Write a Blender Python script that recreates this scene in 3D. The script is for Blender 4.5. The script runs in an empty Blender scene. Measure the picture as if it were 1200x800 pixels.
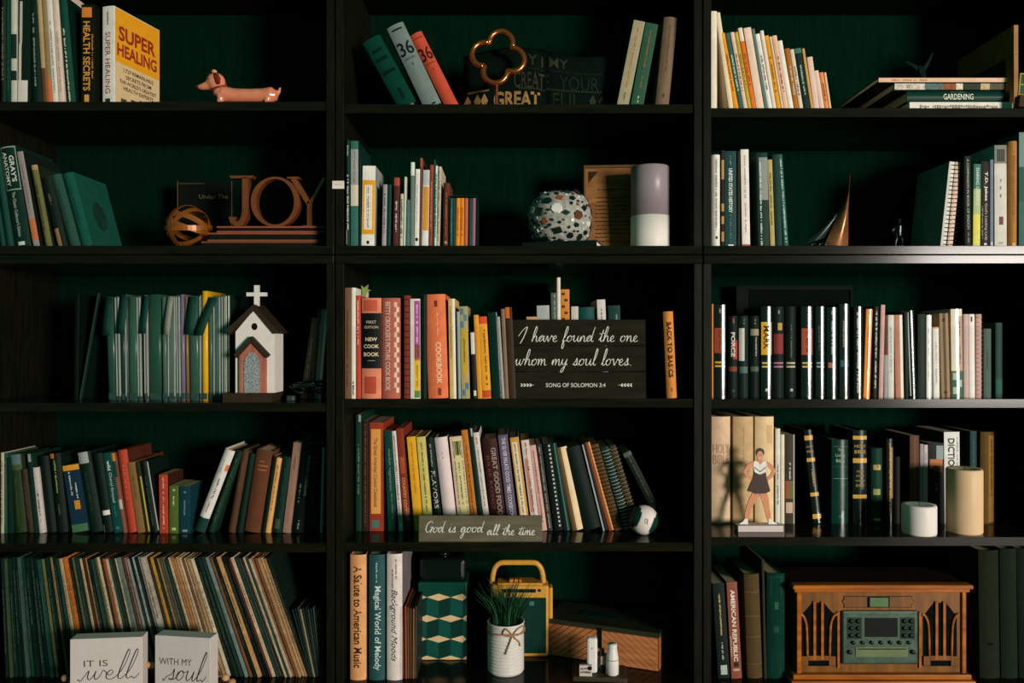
import bpy, bmesh, math, random
from mathutils import Vector, Matrix

random.seed(7)
SC = bpy.context.scene
COL = SC.collection
# ------------------------------------------------------------------ camera, world, light, exposure
F, D, CZ = 940.0, 2.0, 1.06          # focal length in px (1200 wide), camera distance, camera height
cam = bpy.data.cameras.new('camera'); cam.sensor_width = 36; cam.lens = F / 1200 * 36
camo = bpy.data.objects.new('camera', cam); COL.objects.link(camo)
camo.location = (0, -D, CZ); camo.rotation_euler = (math.pi / 2, 0, 0)
SC.camera = camo
W = bpy.data.worlds.new('world'); SC.world = W; W.use_nodes = True
W.node_tree.nodes['Background'].inputs[0].default_value = (0.07, 0.62, 0.42, 1)
W.node_tree.nodes['Background'].inputs[1].default_value = 0.25
L = bpy.data.lights.new('window_light', 'AREA'); L.shape = 'RECTANGLE'; L.size = 1.6; L.size_y = 1.7
L.energy = 960; L.color = (1.0, 0.91, 0.84)
Lo = bpy.data.objects.new('window_light', L); COL.objects.link(Lo)
Lo.location = (5.4, -7.0, CZ + 0.3)
Lo.rotation_euler = (Vector((0.0, 0.1, CZ)) - Lo.location).to_track_quat('-Z', 'Y').to_euler()
SC.view_settings.view_transform = 'Standard'; SC.view_settings.look = 'None'
SC.view_settings.exposure = 0.0; SC.view_settings.gamma = 1.0
SC.view_settings.use_curve_mapping = False

# ------------------------------------------------------------------ helpers
def U(px, py, d=0.0):
    return Vector(((px - 600) / F * (D + d), d, CZ + (400 - py) / F * (D + d)))
def UX(px, d=0.0): return (px - 600) / F * (D + d)
def UZ(py, d=0.0): return CZ + (400 - py) / F * (D + d)
def MP(d=0.0): return (D + d) / F           # metres per pixel at depth d

def lin(h):
    h = h.lstrip('#')
    o = []
    for i in (0, 2, 4):
        c = int(h[i:i + 2], 16) / 255
        o.append(c / 12.92 if c <= .04045 else ((c + .055) / 1.055) ** 2.4)
    return (*o, 1)

def deep(c):                                                # scales green and near-black base colours down to offset the teal ambient
    f = .62 if c[1] > c[0] * 1.35 else (.8 if max(c[:3]) < .05 else 1)
    return (c[0] * f, c[1] * f, c[2] * f, 1)
_M = {}
def M(h, rough=.5, var=.13, metal=0.0, scale=45.0, coat=0.0, bump=0.0):
    k = (h, rough, var, metal, scale, coat, bump)
    if k in _M: return _M[k]
    m = bpy.data.materials.new('m_' + h); m.use_nodes = True
    nt = m.node_tree; b = nt.nodes['Principled BSDF']
    tc = nt.nodes.new('ShaderNodeTexCoord'); nz = nt.nodes.new('ShaderNodeTexNoise')
    nz.inputs['Scale'].default_value = scale; nz.inputs['Detail'].default_value = 4
    nt.links.new(tc.outputs['Object'], nz.inputs['Vector'])
    mr = nt.nodes.new('ShaderNodeMapRange')
    mr.inputs['From Min'].default_value = .25; mr.inputs['From Max'].default_value = .75
    mr.inputs['To Min'].default_value = 1 - var; mr.inputs['To Max'].default_value = 1 + var
    nt.links.new(nz.outputs['Fac'], mr.inputs['Value'])
    hs = nt.nodes.new('ShaderNodeHueSaturation'); hs.inputs['Color'].default_value = deep(lin(h))
    nt.links.new(mr.outputs['Result'], hs.inputs['Value'])
    nt.links.new(hs.outputs['Color'], b.inputs['Base Color'])
    b.inputs['Roughness'].default_value = rough; b.inputs['Metallic'].default_value = metal
    b.inputs['Specular IOR Level'].default_value = .5 if rough < .2 or metal else (.25 if rough < .4 else .09 if rough < .85 else .03)
    b.inputs['Coat Weight'].default_value = coat; b.inputs['Coat Roughness'].default_value = .12
    if bump:
        bp = nt.nodes.new('ShaderNodeBump'); bp.inputs['Strength'].default_value = bump
        bp.inputs['Distance'].default_value = .002
        nt.links.new(nz.outputs['Fac'], bp.inputs['Height']); nt.links.new(bp.outputs['Normal'], b.inputs['Normal'])
    _M[k] = m
    return m

def wood(name, c1, c2, rough=.35, stretch=(1, 1, 12), scale=14.0, bump=.15, spec=.2):
    m = bpy.data.materials.new(name); m.use_nodes = True
    nt = m.node_tree; b = nt.nodes['Principled BSDF']
    tc = nt.nodes.new('ShaderNodeTexCoord'); mp = nt.nodes.new('ShaderNodeMapping')
    mp.inputs['Scale'].default_value = stretch
    nt.links.new(tc.outputs['Object'], mp.inputs['Vector'])
    nz = nt.nodes.new('ShaderNodeTexNoise'); nz.inputs['Scale'].default_value = scale; nz.inputs['Detail'].default_value = 6
    nt.links.new(mp.outputs['Vector'], nz.inputs['Vector'])
    cr = nt.nodes.new('ShaderNodeValToRGB')
    cr.color_ramp.elements[0].position = .35; cr.color_ramp.elements[0].color = lin(c1)
    cr.color_ramp.elements[1].position = .7; cr.color_ramp.elements[1].color = lin(c2)
    nt.links.new(nz.outputs['Fac'], cr.inputs['Fac']); nt.links.new(cr.outputs['Color'], b.inputs['Base Color'])
    bp = nt.nodes.new('ShaderNodeBump'); bp.inputs['Strength'].default_value = bump; bp.inputs['Distance'].default_value = .001
    nt.links.new(nz.outputs['Fac'], bp.inputs['Height']); nt.links.new(bp.outputs['Normal'], b.inputs['Normal'])
    b.inputs['Roughness'].default_value = rough; b.inputs['Specular IOR Level'].default_value = spec
    return m

WOODV = wood('espresso_wood_vertical', '0b0e08', '17150b', .4, (12, 12, 1.2), 9, .03, .06)
WOODH = wood('espresso_wood_horizontal', '0b0e08', '17150b', .15, (1.2, 12, 12), 9, .0, .13)
WOODB = wood('espresso_wood_back', '03170d', '041c11', .8, (12, 12, 1.2), 9, .05, .0)
PAGE = M('c9b48f', .8, .2, scale=200)
PAGEW = M('d8cfc0', .8, .15, scale=200)

def ob(name, data, mat=None, parent=None, smooth=False):
    if isinstance(data, bmesh.types.BMesh):
        me = bpy.data.meshes.new(name); data.normal_update(); data.to_mesh(me); data.free()
    else: me = data
    if mat is not None and not me.materials: me.materials.append(mat)
    if smooth and me.polygons:
        me.polygons.foreach_set('use_smooth', [True] * len(me.polygons))
    o = bpy.data.objects.new(name, me); COL.objects.link(o)
    if parent is not None: o.parent = parent
    return o
def tag(o, label, cat, group=None, kind=None):
    o['label'] = label; o['category'] = cat
    if group: o['group'] = group
    if kind: o['kind'] = kind
    return o
def thing(name, label, cat, loc=(0, 0, 0), rot=(0, 0, 0), group=None):
    o = bpy.data.objects.new(name, None); COL.objects.link(o)
    o.empty_display_size = .02; o.location = loc; o.rotation_euler = rot
    return tag(o, label, cat, group)
def struct(o):
    o['kind'] = 'structure'; return o

def NB(): return bmesh.new()
def box(bm, x0, x1, y0, y1, z0, z1, bev=0.0):
    v = [bm.verts.new(p) for p in ((x0, y0, z0), (x1, y0, z0), (x1, y1, z0), (x0, y1, z0),
                                   (x0, y0, z1), (x1, y0, z1), (x1, y1, z1), (x0, y1, z1))]
    fs = [bm.faces.new([v[i] for i in f]) for f in ((0, 3, 2, 1), (4, 5, 6, 7), (0, 1, 5, 4), (1, 2, 6, 5), (2, 3, 7, 6), (3, 0, 4, 7))]
    if bev:
        es = {e for f in fs for e in f.edges}
        bmesh.ops.bevel(bm, geom=list(es), offset=bev, segments=2, affect='EDGES', profile=.5)
    return bm
def prism(bm, poly, y0, y1):
    """poly: list of (x,z) counter-clockwise seen from -Y; extruded y0..y1"""
    a = sum(poly[i][0] * poly[(i + 1) % len(poly)][1] - poly[(i + 1) % len(poly)][0] * poly[i][1] for i in range(len(poly)))
    if a < 0: poly = poly[::-1]
    f = [bm.verts.new((x, y0, z)) for x, z in poly]; b = [bm.verts.new((x, y1, z)) for x, z in poly]
    bm.faces.new(f); bm.faces.new(b[::-1])
    for i in range(len(poly)):
        j = (i + 1) % len(poly)
        bm.faces.new((f[i], b[i], b[j], f[j]))
    return bm
def lathe(bm, prof, seg=24, c=(0, 0, 0)):
    """prof: list of (r,z)"""
    rings = []
    for r, z in prof:
        if r < 1e-6: rings.append([bm.verts.new((c[0], c[1], c[2] + z))])
        else: rings.append([bm.verts.new((c[0] + r * math.cos(2 * math.pi * i / seg), c[1] + r * math.sin(2 * math.pi * i / seg), c[2] + z)) for i in range(seg)])
    for a, b in zip(rings, rings[1:]):
        for i in range(seg):
            j = (i + 1) % seg
            if len(a) == 1 and len(b) == 1: continue
            if len(a) == 1: bm.faces.new((a[0], b[j], b[i]))
            elif len(b) == 1: bm.faces.new((a[i], a[j], b[0]))
            else: bm.faces.new((a[i], a[j], b[j], b[i]))
    return bm
def sweep(bm, pts, rad, seg=8, closed=False, sx=1.0, sy=1.0):
    pts = [Vector(p) for p in pts]; n = len(pts)
    if not hasattr(rad, '__len__'): rad = [rad] * n
    rings = []; up = None
    for i, p in enumerate(pts):
        if closed: t = (pts[(i + 1) % n] - pts[i - 1])
        else: t = pts[min(i + 1, n - 1)] - pts[max(i - 1, 0)]
        t.normalize()
        if up is None:
            up = Vector((0, 1, 0)) if abs(t.y) < .9 else Vector((0, 0, 1))
        s = t.cross(up)
        if s.length < 1e-5: s = t.cross(Vector((1, 0, 0)))
        s.normalize(); up = s.cross(t).normalized()
        rings.append([bm.verts.new(p + s * (rad[i] * sx * math.cos(a)) + up * (rad[i] * sy * math.sin(a)))
                      for a in [2 * math.pi * k / seg for k in range(seg)]])
    m = n if closed else n - 1
    for i in range(m):
        a, b = rings[i], rings[(i + 1) % n]
        for k in range(seg):
            l = (k + 1) % seg
            bm.faces.new((a[k], a[l], b[l], b[k]))
    if not closed:
        bm.faces.new(rings[0][::-1]); bm.faces.new(rings[-1])
    return bm
def ball(bm, c, r, s=(1, 1, 1), sub=2):
    mt = Matrix.Translation(c) @ Matrix.Diagonal((s[0], s[1], s[2], 1))
    bmesh.ops.create_icosphere(bm, subdivisions=sub, radius=r, matrix=mt)
    return bm
def fuse(bm, voxel, smooth=4):
    """voxel-fuse overlapping pieces into one continuous surface"""
    me = bpy.data.meshes.new('tmp'); bm.to_mesh(me); bm.free()
    o = bpy.data.objects.new('tmp', me); COL.objects.link(o)
    r = o.modifiers.new('r', 'REMESH'); r.mode = 'VOXEL'; r.voxel_size = voxel
    s = o.modifiers.new('s', 'SMOOTH'); s.iterations = smooth
    bpy.context.view_layer.update()
    dg = bpy.context.evaluated_depsgraph_get()
    out = bpy.data.meshes.new_from_object(o.evaluated_get(dg))
    bpy.data.objects.remove(o); bpy.data.meshes.remove(me)
    return out

# ------------------------------------------------------------------ lettering
_T = {}
def text_geo(s, bold=0.0, shear=0.0):
    k = (s, bold, shear)
    if k in _T: return _T[k]
    cu = bpy.data.curves.new('t', 'FONT'); cu.body = s; cu.size = 1; cu.resolution_u = 3
    cu.offset = bold; cu.shear = shear
    o = bpy.data.objects.new('t', cu)
    me = bpy.data.meshes.new_from_object(o)
    V = [(v.co.x, v.co.y) for v in me.vertices]; P = [tuple(p.vertices) for p in me.polygons]
    bpy.data.objects.remove(o); bpy.data.curves.remove(cu); bpy.data.meshes.remove(me)
    if not V: V = [(0, 0), (1, 0), (1, 1)]; P = [(0, 1, 2)]
    x0 = min(v[0] for v in V); x1 = max(v[0] for v in V); y0 = min(v[1] for v in V); y1 = max(v[1] for v in V)
    V = [((x - x0) / (x1 - x0), (y - y0) / (y1 - y0)) for x, y in V]
    _T[k] = (V, P, (x1 - x0) / (y1 - y0))
    return _T[k]
def mesh_from(V, P, name='title'):
    me = bpy.data.meshes.new(name); me.from_pydata(V, [], P); me.update()
    return me
def flat_text(s, x0, x1, z0, z1, y, mat, parent, name='lettering', bold=0.0, shear=0.0, rotv=False):
    """lettering on a plane facing -Y between the given bounds"""
    V, P, asp = text_geo(s, bold, shear)
    if rotv: W = [(x0 + v * (x1 - x0), y, z1 - u * (z1 - z0)) for u, v in V]
    else: W = [(x0 + u * (x1 - x0), y, z0 + v * (z1 - z0)) for u, v in V]
    return ob(name, mesh_from(W, P), mat, parent)

# handwriting: strokes per letter, x-height 1
SCR = {
 'a': (1.08, [(0, .1), (.45, .75), (.72, .9), (.4, 1), (.08, .55), (.28, .02), (.66, .5), (.78, .98), (.76, .3), (.92, 0), (1.08, .15)]),
 'e': (.78, [(0, .15), (.35, .42), (.55, .78), (.36, 1), (.12, .6), (.22, .1), (.5, 0), (.78, .2)]),
 'h': (.98, [(0, .1), (.35, 1.1), (.5, 2.0), (.32, 2.2), (.18, 1.4), (.12, 0), (.25, .65), (.5, 1), (.66, .7), (.66, .2), (.8, 0), (.98, .15)]),
 'v': (.95, [(0, .6), (.14, 1), (.3, .4), (.42, 0), (.62, .5), (.75, 1.02), (.85, .82), (.95, .85)]),
 'f': (.6, [(0, .1), (.4, 1.1), (.55, 2.0), (.36, 2.2), (.22, 1.2), (.1, -.7), (.22, -1.2), (.38, -.7), (.24, 0), (.6, .2)]),
 'o': (.9, [(0, .3), (.3, .9), (.45, 1), (.12, .75), (.12, .2), (.4, 0), (.7, .4), (.62, .9), (.45, 1), (.66, .82), (.9, .9)]),
 'u': (1.02, [(0, .4), (.15, 1), (.14, .3), (.34, 0), (.62, .4), (.75, 1), (.72, .3), (.86, 0), (1.02, .15)]),
 'n': (.98, [(0, .3), (.15, .95), (.15, 0), (.27, .6), (.52, 1), (.66, .6), (.68, .15), (.82, 0), (.98, .15)]),
 'd': (1.1, [(0, .1), (.45, .75), (.7, .88), (.4, 1), (.08, .55), (.28, .02), (.68, .6), (1.0, 2.1), (.88, 1.6), (.76, .3), (.94, 0), (1.1, .15)]),
 't': (.62, [(0, .2), (.3, 1), (.45, 1.8), (.3, .9), (.25, .3), (.4, 0), (.62, .2)]),
 'w': (1.3, [(0, .6), (.12, 1), (.15, .3), (.35, 0), (.55, .5), (.62, .95), (.62, .3), (.82, 0), (1.02, .5), (1.1, 1), (1.3, .85)]),
 'm': (1.3, [(0, .3), (.12, .95), (.12, 0), (.25, .65), (.46, 1), (.55, .5), (.55, 0), (.68, .65), (.9, 1), (1.0, .5), (1.02, .15), (1.15, 0), (1.3, .15)]),
 'y': (.98, [(0, .4), (.15, 1), (.15, .4), (.35, .1), (.6, .4), (.75, 1), (.66, 0), (.46, -.9), (.22, -1.1), (.2, -.7), (.6, -.1), (.98, .2)]),
 's': (.8, [(0, .1), (.3, .6), (.45, 1.1), (.52, .65), (.55, .2), (.3, 0), (.14, .15), (.5, .05), (.8, .2)]),
 'l': (.58, [(0, .1), (.38, 1.1), (.52, 2.05), (.36, 2.25), (.22, 1.2), (.2, .3), (.36, 0), (.58, .2)]),
 'i': (.52, [(0, .2), (.2, 1), (.18, .3), (.34, 0), (.52, .2)]),
 'g': (1.05, [(0, .1), (.45, .75), (.7, .88), (.4, 1), (.08, .55), (.3, .05), (.68, .6), (.76, 1), (.68, 0), (.48, -.9), (.22, -1.1), (.2, -.7), (.6, -.1), (1.05, .2)]),
 'I': (1.3, [(.0, .9), (.45, 1.7), (1.0, 2.2), (.98, 1.6), (.75, .6), (.45, -.3)]),
 'G': (1.3, [(1.1, 1.75), (.75, 2.15), (.2, 1.6), (.08, .6), (.45, 0), (.95, .5), (1.02, 1.0), (.7, .95), (1.2, 1.05), (1.05, .5), (.95, -.1)]),
 '.': (.5, [(.2, .05), (.24, .0), (.28, .05)]),
}
EXTRA = {'t': [(-.05, 1.25), (.35, 1.3), (.85, 1.42)], 'i': [(.28, 1.5), (.33, 1.55), (.36, 1.5)]}
def catmull(p, n=5):
    if len(p) < 3: return p
    q = [p[0]] + list(p) + [p[-1]]; out = []
    for i in range(1, len(q) - 2):
        for k in range(n):
            t = k / n; r = []
            for a in range(len(q[0])):
                p0, p1, p2, p3 = q[i - 1][a], q[i][a], q[i + 1][a], q[i + 2][a]
                r.append(.5 * (2 * p1 + (p2 - p0) * t + (2 * p0 - 5 * p1 + 4 * p2 - p3) * t * t + (3 * p1 - p0 - 3 * p2 + p3) * t ** 3))
            out.append(tuple(r))
    out.append(tuple(p[-1]))
    return out
def script_strokes(s):
    x = 0; runs = []; cur = []
    for ch in s:
        if ch == ' ' or ch in 'IG.':
            if cur: runs.append(cur); cur = []
        if ch == ' ': x += .75; continue
        adv, pts = SCR[ch]
        pts = [(px + x, py) for px, py in pts]
        if ch in 'IG.': runs.append(pts)
        else: cur += pts if not cur else pts[1:]
        if ch in EXTRA: runs.append([(px + x, py) for px, py in EXTRA[ch]])
        x += adv
    if cur: runs.append(cur)
    return runs, x
def script(s, x0, x1, zb, xh, y, wid, mat, parent, name='handwriting', slant=.25, tf=None, swash=0, asc=1.0):
    """pen strokes as a thin ribbon; zb baseline, xh x-height"""
    runs, tot = script_strokes(s); V = []; P = []
    k = (x1 - x0) / tot
    if swash:
        runs[0] = [(-swash, .1), (-swash * .55, -.12), (-.12, .3)] + runs[0][1:]
        i = max(range(len(runs)), key=lambda j: len(runs[j]))
        runs[i] = runs[i] + [(tot + swash * .5, .0), (tot + swash, .55)]
    for r in runs:
        r = [(a, b if b <= 1 else 1 + (b - 1) * asc) for a, b in r]
        pts = [(x0 + px * k + py * xh * slant, zb + py * xh) for px, py in catmull(r, 5)]
        n = len(pts); base = len(V)
        for i, p in enumerate(pts):
            a = pts[max(i - 1, 0)]; b = pts[min(i + 1, n - 1)]
            dx, dz = b[0] - a[0], b[1] - a[1]; l = math.hypot(dx, dz) or 1
            w = wid * (.75 + .5 * max(0, -dz / l))
            nx, nz = -dz / l * w / 2, dx / l * w / 2
            V += [(p[0] + nx, y, p[1] + nz), (p[0] - nx, y, p[1] - nz)]
        P += [(base + 2 * i, base + 2 * i + 1, base + 2 * i + 3, base + 2 * i + 2) for i in range(n - 1)]
    if tf: V = [tf(v) for v in V]
    return ob(name, mesh_from(V, P), mat, parent)

# ------------------------------------------------------------------ books
ROWN = {1: 'top', 2: 'second', 3: 'third', 4: 'fourth', 5: 'bottom'}
COLN = {1: 'left', 2: 'middle', 3: 'right'}
SHELF = {(1, 1): 118.5, (1, 2): 121.5, (1, 3): 126, (2, 1): 287.5, (2, 2): 287.5, (2, 3): 288,
         (3, 1): 472, (3, 2): 467, (3, 3): 467.5, (4, 1): 637, (4, 2): 636, (4, 3): 629.5, (5, 1): 801, (5, 2): 801, (5, 3): 801}
def SZ(r, c): return UZ(SHELF[(r, c)])
def ordn(n):
    return '%d%s' % (n, 'th' if 10 <= n % 100 <= 20 else {1: 'st', 2: 'nd', 3: 'rd'}.get(n % 10, 'th'))

def cover_mesh(t, dep, H, sag, b, n=8):
    """U-shaped cover: rounded spine at y=0 facing -Y, boards back to y=dep"""
    outer = [(0, dep)] + [(t * i / n, sag * (2 * i / n - 1) ** 2) for i in range(n + 1)] + [(t, dep)]
    inner = [(min(max(x, b), t - b), (y + b if 0 < k < n + 2 else y)) for k, (x, y) in enumerate(outer)]
    m = len(outer); V = []
    for z in (0, H):
        V += [(x, y, z) for x, y in outer] + [(x, y, z) for x, y in inner]
    P = []
    for i in range(m - 1):
        o0, o1, i0, i1 = i, i + 1, m + i, m + i + 1
        T = 2 * m
        P += [(o0, o1, o1 + T, o0 + T), (i1, i0, i0 + T, i1 + T), (o0, i0, i1, o1), (o0 + T, o1 + T, i1 + T, i0 + T)]
    P += [(0, 2 * m, 3 * m, m), (m - 1, 2 * m - 1, 4 * m - 1, 3 * m - 1)]
    me = mesh_from(V, P, 'cover')
    return me

def dashes(z0, z1, h, rnd):
    """illegible print: little blocks along a line -> list of rects (a0,a1,v0,v1)"""
    out = []; a = z0
    while a < z1:
        w = h * rnd.uniform(.35, .75)
        if rnd.random() > .16:
            v = rnd.choice((0, 0, .25)); out.append((a, min(a + w, z1), v, 1))
            if rnd.random() < .5: out[-1] = (a, min(a + w, z1), v, .75)
        a += w + h * .22
    return out

class Book:
    def __init__(s, t, dep, H, kind, root, off):
        s.t, s.H, s.dep, s.root, s.off = t, H, dep, root, off
        s.n = 8; s.sag = min(.30 * t, .0065) if kind == 'h' else min(.0012, t * .15)
    def yy(s, x): 
        u = 2 * x / s.t - 1
        return s.sag * u * u
    def put(s, V, P, name, mat, lift=.0005):
        return ob(name, mesh_from([(x, s.yy(min(max(x, 0), s.t)) - lift, z) for x, z in V], P), mat, s.cover)
    def band(s, z0, z1, mat, u0=0.0, u1=1.0, lift=.0003, name='spine_band'):
        n = 6 if s.n == 8 else 14; V = []; P = []
        for i in range(n + 1):
            x = s.t * (u0 + (u1 - u0) * i / n)
            V += [(x, s.H * (1 - z0)), (x, s.H * (1 - z1))]
        P = [(2 * i, 2 * i + 1, 2 * i + 3, 2 * i + 2) for i in range(n)]
        return s.put(V, P, name, mat, lift)
    def vtext(s, st, z0, z1, mat, h=.5, uc=.5, bold=0.0, shear=0.0, name='title'):
        V, P, asp = text_geo(st, bold, shear)
        L_ = (z1 - z0) * s.H; hh = h * s.t
        W = [(s.t * uc + (v - .5) * hh, s.H * (1 - z0) - u * L_) for u, v in V]
        return s.put(W, P, name, mat, .0008)
    def htext(s, st, zc, mat, w=.8, h=None, bold=0.0, uc=.5, name='title'):
        V, P, asp = text_geo(st, bold)
        ww = w * s.t; hh = ww / asp if h is None else h * s.H
        W = [(s.t * uc + (u - .5) * ww, s.H * (1 - zc) + (v - .5) * hh) for u, v in V]
        return s.put(W, P, name, mat, .0008)
    def fine(s, z0, z1, mat, h=.3, uc=.5, name='small_print'):
        V = []; P = []; rnd = random.Random(int(z0 * 997 + s.t * 1e5))
        hh = min(h * s.t, .0042)
        for a0, a1, v0, v1 in dashes(z0 * s.H, z1 * s.H, hh, rnd):
            b = len(V)
            V += [(s.t * uc + (v - .5) * hh, s.H - a) for a, v in ((a0, v0), (a1, v0), (a1, v1), (a0, v1))]
            P.append((b, b + 1, b + 2, b + 3))
        if V: s.put(V, P, name, mat, .0007)

_count = {}
KROUGH = {'h': .58, 'p': .52, 'g': .12, 'c': .86}
def book(cell, d, xbl, xbr, xtl, ytop, hexc, kind, desc, *decor, dep=None, yaw=0.0, z=None, page=PAGE, noord=False, side=None, name='book', cat='book'):
    """one standing book from its outline; kind h hardback, p paperback, g glossy hardback, c cloth hardback"""
    r, c = cell; zs = SZ(r, c) if z is None else z
    mp = MP(d)
    if xtl is None: xtl = xbl
    Zt = UZ(ytop, d) - zs
    th = math.atan2((xtl - xbl) * mp, Zt)
    t = max((xbr - xbl) * mp * math.cos(th) * .975, .0022)
    H = Zt / math.cos(th)
    if th > .002: H -= t * math.tan(th)
    if dep is None: dep = min(max(.66 * H, .10), .345 - d)
    left = th <= 0
    rx = UX(xbl, d) if left else UX(xbl, d) + t / math.cos(th)
    root = thing(name, desc, cat, (rx, d, zs), (0, th, yaw), 'standing books')
    if not noord: _count.setdefault(cell, []).append(((xbl + xbr) / 2, root, desc))
    off = 0 if left else -t
    hk = 'h' if kind in 'hgc' else 'p'
    B = Book(t, dep, H, hk, root, off)
    if kind == 'g': B.sag = t * .075; B.n = 14
    b = min(.0024 if hk == 'h' else .0007, t * .18)
    cm = cover_mesh(t, dep, H, B.sag, b, B.n)
    o = ob('cover', cm, M(hexc, KROUGH[kind], .12), root); o.location.x = off; B.cover = o
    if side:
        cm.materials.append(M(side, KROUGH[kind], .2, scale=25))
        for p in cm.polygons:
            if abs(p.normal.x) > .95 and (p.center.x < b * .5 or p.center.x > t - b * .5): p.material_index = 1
    bm = NB(); e = .0035 if hk == 'h' else .0006
    y0 = B.sag + b + .0008
    if t - 2 * b > .0008:
        box(bm, off + b + .0001, off + t - b - .0001, y0, dep - (.004 if hk == 'h' else .0008), e, H - e)
        ob('pages', bm, page, root)
    else: bm.free()
    for q in decor:
        k = q[0]
        if k == 'b': B.band(q[1], q[2], M(q[3], KROUGH[kind], .1), *(q[4:6] if len(q) > 4 else ()))
        elif k == 't': B.vtext(q[1], q[2], q[3], M(q[4], .5, .05), *(q[5:]))
        elif k == 'x': B.htext(q[1], q[2], M(q[3], .5, .05), *(q[4:]))
        elif k == 'f': B.fine(q[1], q[2], M(q[3], .5, .05), *(q[4:]))
    return root, B
def books(cell, d, rows):
    for r in rows:
        kw = {}
        if isinstance(r[-1], dict): r, kw = r[:-1], r[-1]
        book(cell, d, *r, **kw)

def lying(cell, d, x0, x1, zb, thick, dep, hexc, label, yaw=0.0, kind='h', name='book', page=PAGE, bd=None):
    """book lying flat, spine towards the viewer; local x along the spine"""
    w = (x1 - x0) * MP(d)
    root = thing(name, label, 'book', (UX(x0, d), d, zb), (0, 0, yaw))
    b = bd or min(.0024, thick * .2); bm = NB()
    n = 6; sag = min(.3 * thick, .005) if kind == 'h' else .0005
    prof = [(dep, 0)] + [(sag * (2 * i / n - 1) ** 2, thick * i / n) for i in range(n + 1)] + [(dep, thick)]
    inn = [(y + b if 0 < k < n + 2 else y, min(max(z, b), thick - b)) for k, (y, z) in enumerate(prof)]
    a = [[bm.verts.new((x, y, z)) for y, z in prof] for x in (0, w)]; i_ = [[bm.verts.new((x, y, z)) for y, z in inn] for x in (0, w)]
    m = len(prof)
    for k in range(m - 1):
        bm.faces.new((a[0][k], a[0][k + 1], a[1][k + 1], a[1][k])); bm.faces.new((i_[0][k + 1], i_[0][k], i_[1][k], i_[1][k + 1]))
        bm.faces.new((a[0][k], i_[0][k], i_[0][k + 1], a[0][k + 1])); bm.faces.new((a[1][k], a[1][k + 1], i_[1][k + 1], i_[1][k]))
    for k in (0, m - 1): bm.faces.new((a[0][k], a[1][k], i_[1][k], i_[0][k]))
    bmesh.ops.recalc_face_normals(bm, faces=bm.faces)
    ob('cover', bm, M(hexc, .42, .12), root)
    bm = NB(); e = .003 if kind == 'h' else .0005
    box(bm, e, w - e, sag + b + .0006, dep - e, b + .0001, thick - b - .0001); ob('pages', bm, page, root)
    return root, w

# ------------------------------------------------------------------ the setting
DEPTH = .37
bm = NB(); box(bm, -4.2, 7.2, -8.6, .45, -.05, 0); struct(ob('floor', bm, wood('floor_oak', '17120c', '241c13', .5, (1, 10, 1), 6)))
bm = NB(); box(bm, -4.2, 7.2, .405, .5, 0, 2.6); struct(ob('wall_back', bm, M('565a50', .9, .06, scale=8)))

def bookcase(col, px0, px1, lab):
    """two-section open bookcase with its own side panels, boards and back"""
    x0, x1 = px0 / 470 - 600 / 470, px1 / 470 - 600 / 470
    root = thing('bookcase', lab, 'bookcase', ((x0 + x1) / 2, 0, 0), group='dark bookcases standing side by side')
    cx = (x0 + x1) / 2; T = .0195
    def part(name, a, b, y0, y1, z0, z1, mat, bev=.0006):
        bm = NB(); box(bm, a - cx, b - cx, y0, y1, z0, z1, bev); return ob(name, bm, mat, root)
    zt = UZ(-52); zm0, zm1, zm2, zm3 = UZ(288), UZ(298), UZ(299.2), UZ(309)
    zb = UZ(801)
    for a in (x0, x1 - T):
        part('side_panel', a, a + T, 0, DEPTH, zm0, zt, WOODV)
        part('side_panel', a, a + T, .0, DEPTH, .12, zm3, WOODV)
    part('top_board', x0, x1, -.01, DEPTH, zt, zt + .03, WOODH)
    part('hutch_base_board', x0, x1, -.004, DEPTH, zm1, zm0, WOODH, .001)
    part('cabinet_top_board', x0, x1, -.006, DEPTH, zm3, zm2, WOODH, .001)
    e = .0006
    for r in (1, 3, 4):
        s = SHELF[(r, col)]
        part('shelf', x0 + T + e, x1 - T - e, .004, DEPTH - .008, UZ(s + 10.5), UZ(s), WOODH)
    part('bottom_board', x0, x1, -.10, DEPTH, zb - .03, zb, WOODH)
    part('plinth', x0, x1, -.06, DEPTH, 0, .12, WOODH)
    part('base_panel', x0, x1, -.085, -.062, .12, zb - .031, WOODH)
    part('back_panel', x0 + T + e, x1 - T - e, DEPTH - .007, DEPTH, zm0, zt - e, WOODB)
    part('back_panel', x0 + T + e, x1 - T - e, DEPTH - .007, DEPTH, zb, zm3, WOODB)
    return root
bookcase(1, -41, 391.6, 'left of three dark wood bookcases, holding records and the white church')
bookcase(2, 393.4, 822.6, 'middle of three dark wood bookcases, holding the two handwritten signs')
bookcase(3, 824.4, 1257, 'right of three dark wood bookcases, holding the wooden radio and candles')

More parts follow.
